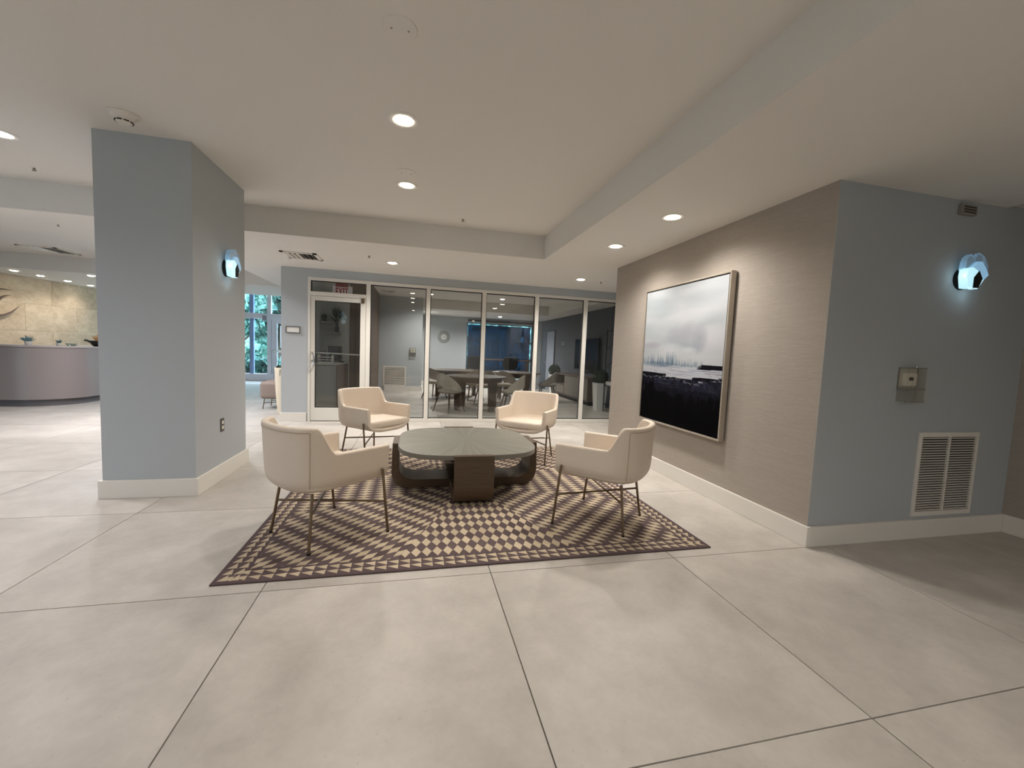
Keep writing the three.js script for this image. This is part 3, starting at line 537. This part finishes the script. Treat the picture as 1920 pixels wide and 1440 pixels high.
{
  const w = struct('window_2');                       // entrance glazing
  const Z = -15.6, fr = std('#d5d3da', .4), mb = (n, x0, x1, y0, y1, d = .06) => part(n, bx(x0, x1, y0, y1, Z - d, Z + d, .004), fr, w);
  mb('kerb', -8.3, -4.66, 0, .25, .09); mb('head_rail', -8.3, -2.157, 2.97, 3.2, .09); mb('transom_bar', -8.3, -2.157, 2.09, 2.27, .08);
  for (const x of [-7.9, -6.6, -5.33]) part('mullion', bx(x - .06, x + .06, .25, 2.97, Z - .05, Z + .05), std('#7f95bd', .5), w);
  mb('mullion', -4.86, -4.74, 0, 2.97); mb('mullion', -3.6, -3.5, 0, 2.97); mb('mullion', -2.3, -2.157, 0, 2.97);
  for (const [a, b] of [[-8.3, -4.86], [-4.74, -3.6], [-3.5, -2.3]]) part('glass_pane', bx(a, b, 2.27, 2.97, Z - .006, Z + .006), M.clear, w);
  part('glass_pane', bx(-8.3, -4.86, .25, 2.09, Z - .006, Z + .006), M.clear, w); part('glass_pane', bx(-3.5, -2.3, .1, 2.09, Z - .006, Z + .006), M.clear, w);
  part('operator_box', bx(-4.98, -4.86, 2.03, 2.2, Z + .06, Z + .16, .01), std('#8d8a92', .5), w);
  const d = struct('door_2', [-4.74, 0, Z]);
  part('stile', bx(.01, .17, .02, 2.08, -.03, .03), fr, d); part('stile', bx(.98, 1.13, .02, 2.08, -.03, .03), fr, d); part('top_rail', bx(.17, .98, 1.96, 2.08, -.03, .03), fr, d); part('bottom_rail', bx(.17, .98, .02, .25, -.03, .03), fr, d);
  part('glass_pane', bx(.17, .98, .25, 1.96, -.006, .006), M.clear, d); part('push_bar', join([bx(.02, 1.1, .98, 1.06, .06, .1, .01), bx(.04, .1, .99, 1.05, .03, .06), bx(1.02, 1.08, .99, 1.05, .03, .06)]), M.steel, d);
  wall('wall_entrance', [[-11, -8.3, 0, 3.5, -15.7, -15.5]], M.wallGrey);
  const wf = struct('window_4'); part('glass_pane', bx(-10, -9, .3, 2.6, 3.46, 3.472), M.clear, wf); for (const x of [-10, -9.05]) part('mullion', bx(x, x + .05, .3, 2.6, 3.42, 3.53), fr, wf);
}

// reception: stone wall of slabs, curved desk
{
  const ww = struct('wall_reception', [-8.64, 0, -11.2], 1.4453);
  part('wall_core', bx(-2.6, 3.3, 0, LOW + .01, -.2, -.006), M.stoneJoint, ww);
  const rows = [[0, .1], [.1, .72], [.72, 1.34], [1.34, 1.96], [1.96, LOW]], r = rng(13);
  rows.forEach(([y0, y1], j) => { let x = -2.6 - (j % 2) * .62; while (x < 3.3) { const a = Math.max(-2.6, x), b = Math.min(3.3, x + 1.24); if (b - a > .05) { const g = bx(a + .004, b - .004, y0 + .004, y1 - .004, -.03, r() * .0012, .002), uv = g.attributes.uv, ox = r() * 2, oy = r() * 2; for (let i = 0; i < uv.count; i++) uv.setXY(i, uv.getX(i) + ox, uv.getY(i) + oy); part('stone_slab', g, M.stone, ww); } x += 1.24; } });
  const d = thing('reception_desk', 'long curved grey reception desk with dark recessed plinth at far left', 'desk', [0, 0, 0]);
  const outline = (o) => { const s = new THREE.Shape(), X = -6.1 - o, Z = 8.96 + o, R = .7 - o; s.moveTo(-8.75, Z); s.lineTo(X - R, Z); s.absarc(X - R, Z + R, R, -Math.PI / 2, 0, false); s.lineTo(X, 11.6 - o); s.lineTo(X - .62 + 2 * o, 11.6 - o); s.lineTo(X - .62 + 2 * o, Z + .62 - 2 * o + .2); s.lineTo(X - .82 + 2 * o, Z + .62 - 2 * o); s.lineTo(-8.75, Z + .62 - 2 * o); s.closePath(); return s; };
  const ring = (o, y0, y1, b = 0) => extrude(outline(o), y1 - y0, b, 2, 32).rotateX(-Math.PI / 2).translate(0, y0, 0);
  part('plinth', ring(.05, 0, .12), M.deskKick, d); part('desk_body', ring(0, .12, 1.05), M.deskFront, d); part('counter_top', ring(-.012, 1.05, 1.078, .004), std('#a39c99', .35), d);
  const TY = 1.078, at = (y, x, yb) => [x, TY, yb];
  const leafy = (name, label, x, z, n, s, col, seed) => { const t = thing(name, label, 'plant', [x, TY, z]); part('pot', lathe([[0, 0], [.035, 0], [.045, .06], [.04, .06], [.036, .05], [0, .05]], 20).scale(s, s, s), M.plastic, t); const r = rng(seed), l = []; for (let k = 0; k < n; k++) { const g = new THREE.ConeGeometry(.014 * s, .11 * s, 5).translate(0, .055 * s, 0); g.rotateZ(.25 + r() * .9); g.rotateY(r() * 6.283); g.translate(0, .05 * s, 0); l.push(g); } part('leaves', join(l), std(col, .7), t); };
  leafy('desk_plant', 'blue-green spiky little plant on the reception desk, left one', -6.76, -9.25, 26, 1.15, '#5f7d84', 2);
  leafy('desk_plant', 'low blue-green plant beside a glass dish on the reception desk', -6.52, -9.55, 16, .85, '#557078', 4);
  leafy('desk_plant', 'small orange flowering plant behind the dark basket on the desk', -6.42, -10.45, 22, 1.7, '#b98a4e', 6);
  const g = thing('glass_dish', 'shallow clear glass dish on the reception desk', 'dish', [-6.42, TY, -9.7]); part('bowl', lathe([[0, .006], [.05, .008], [.085, .05], [.09, .05], [.055, 0], [0, 0]], 28), new THREE.MeshPhysicalMaterial({ color: '#dfe8e6', roughness: .05, transmission: .9, thickness: 0 }), g);
  const p = thing('paper_stack', 'white stack of paper on the edge of the reception desk', 'papers', [-6.33, TY, -9.9], .3); part('sheets', bx(-.1, .1, 0, .018, -.07, .07), M.white, p);
  const b = thing('dark_basket', 'dark basket with a curved handle on the reception desk beside the column', 'basket', [-6.3, TY, -10.22], .5); part('basket_body', lathe([[0, 0], [.09, 0], [.13, .07], [.15, .115], [.14, .115], [.12, .06], [0, .02]], 24), M.black, b); part('handle', tube([[.13, .1, 0], [.2, .12, 0], [.22, .06, 0], [.16, .02, 0]], .016, 24, 8), M.black, b); part('spout', tube([[-.12, .08, 0], [-.17, .115, 0], [-.21, .12, 0]], .018, 16, 8), M.black, b);
  // metal branch sculpture on the stone wall
  const s = thing('wall_sculpture', 'dark metal sculpture of curved leaf blades on the stone wall at the left edge', 'sculpture', [-8.64 - .022, 0, -11.2 + .17], 1.4453);
  const blade = (pts) => { const c = new THREE.CatmullRomCurve3(pts.map(([x, y]) => new THREE.Vector3(x, y, .06))), n = 24, g = new THREE.TubeGeometry(c, n, .022, 8), q = g.attributes.position; for (let i = 0; i <= n; i++) { const k = Math.sin(Math.PI * (.08 + .9 * i / n)), m = c.getPointAt(i / n); for (let j = 0; j <= 8; j++) { const o = i * 9 + j; q.setXYZ(o, m.x + (q.getX(o) - m.x) * k, m.y + (q.getY(o) - m.y) * k, m.z + (q.getZ(o) - m.z) * k); } } g.computeVertexNormals(); return g; };
  const bl = [[[-.9, 1.95], [-.3, 2.08], [.12, 2.2], [.4, 2.2]], [[-.12, 1.72], [.02, 1.86], [.16, 2.04], [.34, 2.1]], [[-.5, 1.9], [-.2, 1.72], [.06, 1.64], [.3, 1.72], [.52, 1.9]], [[-.7, 2.0], [-.35, 1.86], [-.05, 1.7], [.1, 1.66]]];
  for (const q of bl) part('blade', blade(q), std('#4a3a34', .5, { metalness: .4 }), s); part('wall_pin', bar([-.05, 1.7, 0], [-.05, 1.7, .06], .02), M.blackMetal, s);
}

// ---------------------------------------------------------------- inside the glass room
{
  const loader = new FontLoader(), font = await loader.loadAsync('fonts/droid/droid_sans_bold.typeface.json');
  const t = thing('exit_sign', 'white exit sign with red letters and a red top behind the glass over the door', 'sign', [-1.25, 2.31, ZG - .2]);
  part('sign_panel', bx(-.16, .16, -.17, .015, -.02, 0, .003), std('#d8cfcc', .4, { emissive: '#8a7672', emissiveIntensity: .12 }), t); part('red_band', bx(-.115, .095, -.002, .06, -.024, .004), std('#7d0d16', .5, { emissive: '#6a0810', emissiveIntensity: .1 }), t);
  const txt = new TextGeometry('EXIT', { font, size: .125, depth: .004, curveSegments: 4 }); txt.computeBoundingBox(); const bb = txt.boundingBox; txt.translate(-bb.min.x, -bb.min.y, 0).scale(.2 / (bb.max.x - bb.min.x), 1, 1).translate(-.108, -.142, .001);
  part('lettering', txt, std('#8e1019', .5, { emissive: '#8e1019', emissiveIntensity: .12 }), t, 'red letters EXIT'); part('sign_stem', bx(-.02, .02, .06, .54, -.02, 0), M.plastic, t);

  // pantry corner behind the door
  const c = thing('service_counter', 'olive grey service counter with brown end behind the glass door', 'counter', [-1.755, 0, -9.3]);
  part('counter_front', bx(-.27, .27, .06, .92, -.68, .67), M.counter, c); part('end_panel', bx(.27, .285, .06, .92, -.68, .67), M.panelWood, c); part('worktop', bx(-.27, .3, .92, .955, -.69, .7, .004), std('#a5a297', .5), c); part('plinth', bx(-.26, .25, 0, .06, -.66, .62), M.plinth, c);
  const pr = thing('paper_tray', 'pale stacked paper trays on the counter behind the door', 'tray', [-1.72, .955, -8.85]); for (let k = 0; k < 3; k++) part('tray', join([bx(-.13, .13, k * .05, k * .05 + .012, -.1, .1), bx(-.13, -.12, k * .05, k * .05 + .05, -.1, .1), bx(.12, .13, k * .05, k * .05 + .05, -.1, .1)]), M.plastic, pr);
  const mo = thing('coffee_machine', 'black coffee machine on the counter behind the door', 'coffee machine', [-1.64, .955, -9.35]); part('body', bx(-.12, .12, 0, .06, -.12, .12, .01), M.black, mo); part('column', bx(-.12, .12, .06, .3, -.12, 0, .01), M.black, mo); part('brew_head', bx(-.12, .12, .2, .33, -.12, .12, .02), M.black, mo); part('drip_tray', bx(-.09, .2, 0, .02, .05, .2), M.blackMetal, mo);
  const cn = thing('storage_box', 'small brown box behind the paper trays on the counter', 'box', [-1.85, .955, -9.2]); part('box_body', bx(-.05, .05, 0, .2, -.05, .05, .004), std('#5b4638', .7), cn); part('lid', bx(-.053, .053, .2, .22, -.053, .053, .003), std('#6b5444', .7), cn);
  const sh = (x0, x1, y, label) => { const s = thing('wall_shelf', label, 'shelf', [(x0 + x1) / 2, y, -10]); part('board', bx(-(x1 - x0) / 2, (x1 - x0) / 2, -.05, 0, 0, .22, .004), std('#87857c', .6), s); part('bracket', bx(-.02, .02, -.09, -.05, 0, .15), M.steel, s); };
  sh(-2.03, -1.8, 1.82, 'upper wall shelf behind the glass door'); sh(-1.93, -1.62, 1.59, 'lower wall shelf behind the glass door');
  const bush = (name, label, x, y, z, n, rad, seed, vase) => { const p = thing(name, label, 'plant', [x, y, z]); const h = vase ? .2 : .06; part('vase', lathe([[0, 0], [.04, 0], [.05, h * .4], [.03, h * .8], [.045, h], [.035, h], [0, h * .9]], 20), M.black, p); const r = rng(seed), l = []; for (let k = 0; k < n; k++) { const g = new THREE.ConeGeometry(.02, rad * (.6 + r() * .6), 4).translate(0, rad * .5, 0).scale(1, 1, .35); g.rotateZ((r() - .3) * 1.5); g.rotateY(r() * 6.283); g.translate((r() - .5) * .06, h + r() * rad * (vase ? .9 : .3), (r() - .5) * .06); l.push(g); } part('foliage', join(l), M.leafDark, p); };
  bush('shelf_plant', 'dark bushy plant in a tall vase on the lower shelf', -1.70, 1.59, -9.89, 70, .22, 31, true); bush('shelf_plant', 'small dark plant on the upper shelf', -1.96, 1.82, -9.89, 34, .1, 33, false);

  // dining tables and chairs
  const table = (label, x, z, turn, r, grp) => {
    const t = thing('meeting_table', label, 'table', [x, 0, z], turn, grp);
    part('tabletop', lathe([[0, .75], [r - .01, .75], [r, .742], [r, .725], [r - .01, .718], [0, .718]], 48), std('#4f463c', .5), t); part('apron', lathe([[r - .09, .718], [r - .13, .62], [r - .15, .62], [r - .15, .718]], 48), M.darkWood, t);
    for (let k = 0; k < 4; k++) { const s = poly([[-.1, .62], [.1, .62], [.075, 0], [-.075, 0]]); const g = uvm(extrude(s, .05, .004).translate(0, 0, r - .18)); part('leg', g, M.darkWood, t).rotation.y = k * Math.PI / 2; }
    return t;
  };
  const GT = 'dark round meeting tables';
  table('dark round meeting table nearest the glass partition', 1.36, -9.28, .55, .68, GT); table('dark round meeting table at back left, below the wall clock', 1.15, -11.95, .2, .7, GT); table('dark round meeting table at back right, below the blue window', 2.85, -11.6, .3, .7, GT);
  const rg = (x, z, label) => { const t = thing('floor_mat', label, 'mat', [x, 0, z], 0, 'round floor mats under the meeting tables'); part('pile', lathe([[0, .006], [1.0, .006], [1.02, .003], [1.02, 0]], 64), std('#8d877e', .95), t); };
  rg(1.36, -9.28, 'round grey floor mat under the nearest meeting table');
  const ch = thing('dining_chair', 'curved-back beige dining chair at the near left of the front meeting table', 'chair', [0, 0, 0], 0, 'curved-back dining chairs in the glass room');
  {
    const N = 40, V = 6, th = .035, pos = [], idx = [], L = 2 * (V + 1); const A = 1.95;
    for (let i = 0; i <= N; i++) { const f = -A + 2 * A * i / N, u = Math.abs(f) / A, top = .82 - .33 * Math.pow(u, 1.7), bot = .57 - .14 * Math.pow(u, .8); const pt = (r, y) => [Math.sin(f) * r, y, -Math.cos(f) * r * .95];
      for (let k = 0; k <= V; k++) { const y = bot + (top - bot) * k / V; pos.push(...pt(.275 + .03 * (y - .5), y)); } for (let k = V; k >= 0; k--) { const y = bot + (top - bot) * k / V; pos.push(...pt(.275 - th + .03 * (y - .5), y)); } }
    for (let i = 0; i < N; i++) for (let k = 0; k < L; k++) { const a = i * L + k, b = i * L + (k + 1) % L, c = a + L, d = b + L; idx.push(a, c, b, b, c, d); }
    for (const i of [0, N]) for (let k = 0; k < V; k++) { const a = i * L + k, b = a + 1, c = i * L + L - 1 - k, d = c - 1; i ? idx.push(a, c, b, b, c, d) : idx.push(a, b, c, b, d, c); }
    let g = new THREE.BufferGeometry(); g.setAttribute('position', new THREE.Float32BufferAttribute(pos, 3)); g.setIndex(idx); part('backrest', uvm(toCreasedNormals(g, .8)), M.diningFabric, ch);
    part('seat', lathe([[0, .495], [.18, .49], [.235, .475], [.25, .45], [.24, .42], [.2, .40], [0, .40]], 40), M.diningFabric, ch);
    for (const [x, z] of [[-.15, .15], [.15, .15], [-.15, -.15], [.15, -.15]]) part('leg', bar([x * 1.55, 0, z * 1.6], [x, .405, z], .011, .019), M.darkWood, ch);
  }
  ch.position.set(.72, 0, -8.78); ch.rotation.y = face(.6, -.5);
  copy(ch, [2.1, 0, -8.85], face(-.75, -.35), 'curved-back beige dining chair at the near right of the front meeting table');
  copy(ch, [.52, 0, -11.2], face(.4, -.5), 'curved-back beige dining chair at the back left table, beside its end'); copy(ch, [1.5, 0, -11.0], face(-.3, -.9), 'curved-back beige dining chair between the front and back left tables');
  copy(ch, [2.35, 0, -10.75], face(.4, -.7), 'curved-back beige dining chair at the back right table, its back toward the glass'); copy(ch, [3.62, 0, -11.1], face(-.8, -.4), 'curved-back beige dining chair at the right of the back right table');
  copy(ch, [1.75, 0, -10.3], face(-.35, .8), 'curved-back beige dining chair behind the front meeting table');

  // far window of the room with its lowered roller shade
  const w = struct('window_3'), fr = std('#59626e', .5), Z = -15.7;
  part('glass_pane', bx(1.86, 4.42, .3, 2.36, Z - .006, Z + .006), M.clear, w); for (const y of [1.04, 1.68]) part('rail', bx(1.86, 4.42, y - .03, y + .03, Z - .04, Z + .03), fr, w); for (const x of [1.88, 3.1, 4.4]) part('mullion', bx(x - .025, x + .025, .3, 2.36, Z - .04, Z + .03), fr, w);
  part('head_rail', bx(1.86, 4.42, 2.33, 2.36, Z - .04, Z + .03), fr, w); part('sill', bx(1.86, 4.42, .27, .3, Z - .04, Z + .12), M.trim, w);
  const s = thing('roller_shade', 'lowered translucent blue roller shade over the far window of the glass room', 'window shade', [0, 0, -15.56]);
  part('shade_cloth', bx(1.9, 4.30, .5, 2.29, -.002, 0), new THREE.MeshPhysicalMaterial({ color: new THREE.Color(.10, .19, .30), roughness: .05, transmission: .9, thickness: 0 }), s); part('roller', bar([1.88, 2.44, .02], [4.42, 2.44, .02], .035), std('#2a2f3a', .6), s); part('hem_bar', bx(1.9, 4.30, .485, .51, -.008, .006), M.black, s);
  const co = thing('window_counter', 'dark brown counter running below the blue window', 'counter', [2.95, 0, -14.9]); part('top', bx(-1.05, 1.15, 1.0, 1.04, -.2, .25, .004), M.darkWood, co); for (const x of [-1.0, 1.1]) part('support', bx(x - .03, x + .03, 0, 1.0, -.15, .2), M.darkWood, co);
  const st = thing('task_chair', 'black high-backed chair in front of the blue window, left one', 'chair', [0, 0, 0], 0, 'black chairs at the window counter');
  { const sh = new THREE.Shape(); sh.moveTo(-.17, 0); sh.lineTo(.17, 0); sh.bezierCurveTo(.28, .1, .28, .3, .2, .4); sh.lineTo(-.2, .4); sh.bezierCurveTo(-.28, .3, -.28, .1, -.17, 0); part('backrest', extrude(sh, .05, .015).translate(0, .72, .18), M.black, st); part('seat', bx(-.23, .23, .6, .67, -.22, .22, .03), M.black, st); part('stem', bar([0, .06, 0], [0, .6, 0], .03), M.blackMetal, st); const l = []; for (let k = 0; k < 5; k++) l.push(bar([0, .08, 0], [Math.cos(k * 1.2566) * .3, .03, Math.sin(k * 1.2566) * .3], .018, .014)); part('base', join(l), M.blackMetal, st); part('back_support', bar([0, .6, .2], [0, .75, .21], .02), M.blackMetal, st); }
  st.position.set(1.98, 0, -14.25); copy(st, [3.22, 0, -14.25], 0, 'black high-backed chair in front of the blue window, right one');
  const ck = thing('wall_clock', 'round wall clock with pale dial inside a wide dark sunburst rim', 'clock', [1.01, 1.78, -15.6]);
  part('rim', lathe([[.1, .01], [.13, .02], [.21, .012], [.23, 0]], 48).rotateX(Math.PI / 2), std('#8c908d', .6, { metalness: .2 }), ck); part('dial', new THREE.CylinderGeometry(.1, .1, .02, 40).rotateX(Math.PI / 2).translate(0, 0, .01), std('#c9cbc6', .5), ck); part('hand', bx(-.006, .006, -.02, .05, .021, .026).rotateZ(.7), M.black, ck); part('hand', bx(-.005, .005, -.02, .075, .021, .026).rotateZ(-1.9), M.black, ck);

  // right wall: door, sign, television, console, planters, shelf
  const d = struct('door_3', [4.77, 0, -14.36], -Math.PI / 2); part('leaf', bx(-.43, .43, .01, 2.12, 0, .03, .003), std('#9aa0aa', .6), d); part('jamb', join([bx(-.47, -.43, 0, 2.16, 0, .04), bx(.43, .47, 0, 2.16, 0, .04), bx(-.43, .43, 2.12, 2.16, 0, .04)]), std('#3a3538', .6), d); part('door_handle', join([bar([-.37, 1.0, .03], [-.37, 1.0, .08], .012), bar([-.37, 1.0, .08], [-.26, 1.0, .08], .01)]), M.steel, d);
  const sg = thing('room_sign', 'small dark framed sign on the far right wall of the glass room', 'sign', [4.77, 1.68, -13.1], -Math.PI / 2); part('sign_panel', bx(-.17, .17, -.07, .07, 0, .01, .002), std('#6f7176', .5), sg); part('sign_frame', join([bx(-.18, .18, .07, .08, 0, .014), bx(-.18, .18, -.08, -.07, 0, .014)]), M.black, sg);
  const tv = thing('television', 'black flat television mounted on the right wall of the glass room', 'television', [4.765, 1.34, -10.95], -Math.PI / 2); part('screen', bx(-.8, .8, -.43, .43, .07, .1, .004), M.tv, tv); part('bezel', join([bx(-.815, .815, .43, .445, .05, .105), bx(-.815, .815, -.445, -.43, .05, .105), bx(-.815, -.8, -.43, .43, .05, .105), bx(.8, .815, -.43, .43, .05, .105)]), M.black, tv); part('wall_bracket', bx(-.3, .3, -.2, .2, 0, .07), M.blackMetal, tv);
  const cs = thing('media_console', 'long low wooden media console along the right wall of the glass room', 'cabinet', [4.55, 0, -11.25], -Math.PI / 2);
  part('carcass', join([bx(-1.25, 1.25, .1, .13, -.2, .18), bx(-1.25, -1.22, .13, .7, -.2, .18), bx(1.22, 1.25, .13, .7, -.2, .18), bx(-.5, -.47, .13, .7, -.2, .18), bx(-1.25, 1.25, .13, .7, -.2, -.18), bx(-1.22, -.5, .4, .42, -.18, .17)]), M.panelWood, cs); part('top', bx(-1.27, 1.27, .7, .735, -.21, .2, .003), M.panelWood, cs); part('door', bx(-.47, .37, .14, .69, .16, .185, .003), std('#7d766c', .6), cs); part('door', bx(.375, 1.21, .14, .69, .16, .185, .003), std('#7d766c', .6), cs); part('drawer_front', bx(-1.21, -.51, .14, .39, .16, .185, .003), std('#7d766c', .6), cs); part('plinth', bx(-1.2, 1.2, 0, .1, -.18, .12), M.plinth, cs);
  const ball = (label, x, z) => { const t = thing('box_planter', label, 'planter', [x, 0, z], 0, 'white planters with clipped balls'); const q = new THREE.CylinderGeometry(.2, .145, .66, 4, 1).rotateY(Math.PI / 4).translate(0, .33, 0); part('pot', uvm(toCreasedNormals(q, .3)), M.white, t); const r = rng(Math.round(x * 100 + z)), l = []; part('ball_core', new THREE.SphereGeometry(.17, 20, 16).translate(0, .8, 0), M.leafDark, t); for (let k = 0; k < 420; k++) { const v = new THREE.Vector3(r() - .5, r() - .5, r() - .5).normalize(), g = new THREE.PlaneGeometry(.03, .03); g.rotateX(r() * 3); g.rotateY(r() * 6); g.translate(v.x * (.17 + r() * .025), .8 + v.y * (.17 + r() * .025), v.z * (.17 + r() * .025)); l.push(g); } part('leaves', join(l), M.leafDark, t).userData.kind = 'stuff'; };
  ball('white square planter with a round clipped shrub near the black shelf', 4.38, -9.3); ball('white square planter with a round clipped shrub at the far end of the console', 4.38, -12.72);
  const sf = thing('metal_shelf', 'tall black open metal shelf at the right wall of the glass room', 'shelf unit', [4.55, 0, -8.72], 0); for (const x of [-.17, .17]) for (const z of [-.34, .34]) part('post', bar([x, 0, z], [x, 1.93, z], .012, .012, 8), M.blackMetal, sf); for (const y of [.18, .62, 1.05, 1.48, 1.9]) part('shelf', bx(-.18, .18, y - .008, y + .008, -.35, .35), M.blackMetal, sf); for (const y of [.62, 1.05, 1.48]) part('brace', bar([-.17, y, -.34], [.17, y + .25, -.34], .006, .006, 8), M.blackMetal, sf);
  const bk = thing('book_stack', 'pale books stacked on the lower shelf of the black metal unit', 'books', [4.5, .629, -8.9]); for (let k = 0; k < 3; k++) part('book', bx(-.1, .1, k * .03, k * .03 + .028, -.12, .12, .002).rotateY(k * .1), M.white, bk);
}

// ---------------------------------------------------------------- outdoors beyond the glazing
{
  const g = struct('ground'); part('paving', bx(-30, 25, -.3, -.03, -45, -16.45), std('#b6b3a8', .9), g); part('paving', bx(-30, 10, -.3, -.03, 3.7, 14), std('#b6b3a8', .9), g);
  const leaf = new THREE.PlaneGeometry(.16, .11, 1, 1);
  const mass = (parent, mat, n, seed, place, big = 1) => { const r = rng(seed), im = new THREE.InstancedMesh(leaf, mat, n), o = new THREE.Object3D(); for (let k = 0; k < n; k++) { const [x, y, z] = place(r); o.position.set(x, y, z); o.rotation.set(r() * 6, r() * 6, r() * 6); const s = (.6 + r() * 1.2) * big; o.scale.set(s, s, s); o.updateMatrix(); im.setMatrixAt(k, o.matrix); } im.name = 'foliage'; im.userData.kind = 'stuff'; shade(im); parent.add(im); return im; };
  const tree = (label, x, z, h, rad, n, seed) => {
    const t = thing('tree', label, 'tree', [x, -.03, z], 0); const r = rng(seed), tr = [tube([[0, 0, 0], [.06, h * .18, .03], [-.04, h * .34, 0], [.02, h * .6, 0]], .13, 20, 8)];
    for (let k = 0; k < 6; k++) { const f = r() * 6.28; tr.push(tube([[0, h * (.22 + .06 * k), 0], [Math.cos(f) * rad * .35, h * (.36 + .06 * k), Math.sin(f) * rad * .35], [Math.cos(f) * rad * .7, h * (.5 + .07 * k), Math.sin(f) * rad * .7]], .045, 12, 6)); }
    part('trunk', join(tr), M.bark, t);
    const blobs = Array.from({ length: 16 }, () => { const f = r() * 6.28, d = Math.sqrt(r()) * rad; return [Math.cos(f) * d, h * (.42 + r() * .58), Math.sin(f) * d, rad * (.3 + r() * .3)]; });
    const pl = (q) => { const b = blobs[Math.floor(q() * 16)], v = new THREE.Vector3(q() - .5, q() - .5, q() - .5).normalize().multiplyScalar(b[3] * (.6 + .4 * q())); return [b[0] + v.x, b[1] + v.y, b[2] + v.z]; };
    mass(t, M.leafTree, n, seed + 1, pl); mass(t, M.leafBright, Math.round(n * .5), seed + 2, pl);
  };
  tree('leafy tree with forked trunk outside the entrance glazing', -5.55, -19.4, 4.6, 1.8, 4200, 101); tree('dense green tree outside at the left of the entrance glazing', -7.6, -20.5, 5.2, 2.1, 4200, 111); tree('green tree outside behind the entrance door', -4.0, -21, 4.6, 1.8, 4200, 121); tree('green tree outside the blue-shaded window of the glass room', 2.6, -19.5, 3.8, 1.5, 1500, 131); tree('green tree at the right outside the blue-shaded window', 5.0, -20.5, 4.2, 1.6, 1500, 141);
  const hedge = (label, x0, x1, z, h, n, seed, big = 1) => { const t = thing('hedge', label, 'hedge', [(x0 + x1) / 2, -.03, z]); const W = x1 - x0; const st = []; const r = rng(seed); for (let k = 0; k < 14; k++) st.push(bar([(r() - .5) * W, 0, (r() - .5) * .4], [(r() - .5) * W, h * .8, (r() - .5) * .5], .015, .008, 6)); part('stems', join(st), M.bark, t); const pl = (q) => [(q() - .5) * W, Math.pow(q(), .8) * h * (.8 + .25 * Math.sin(q() * 6)), (q() - .5) * .7]; mass(t, M.leafTree, n, seed + 1, pl, big); mass(t, M.leafBright, Math.round(n * .25), seed + 2, pl, big); };
  hedge('low dark hedge right outside the entrance glazing', -9, -3, -17.2, .75, 3000, 151); hedge('low hedge outside the window of the glass room', 1.2, 6, -17.4, .9, 1600, 161);
  const wl = thing('garden_wall', 'low white wall across the street behind the entrance trees', 'wall', [-2, -.03, -27]); part('wall_body', bx(-16, 16, 0, .95, -.15, .15), M.white, wl); part('coping', bx(-16.05, 16.05, .95, 1.02, -.2, .2), M.plastic, wl);
  hedge('scattered green shrubs in front of the low white wall', -12, 8, -25.5, 1.5, 1500, 181, 1.9); hedge('tall green hedge behind the low white wall', -14, 10, -29, 5.4, 9000, 171, 2.4);
}
renderer.render(scene, camera);
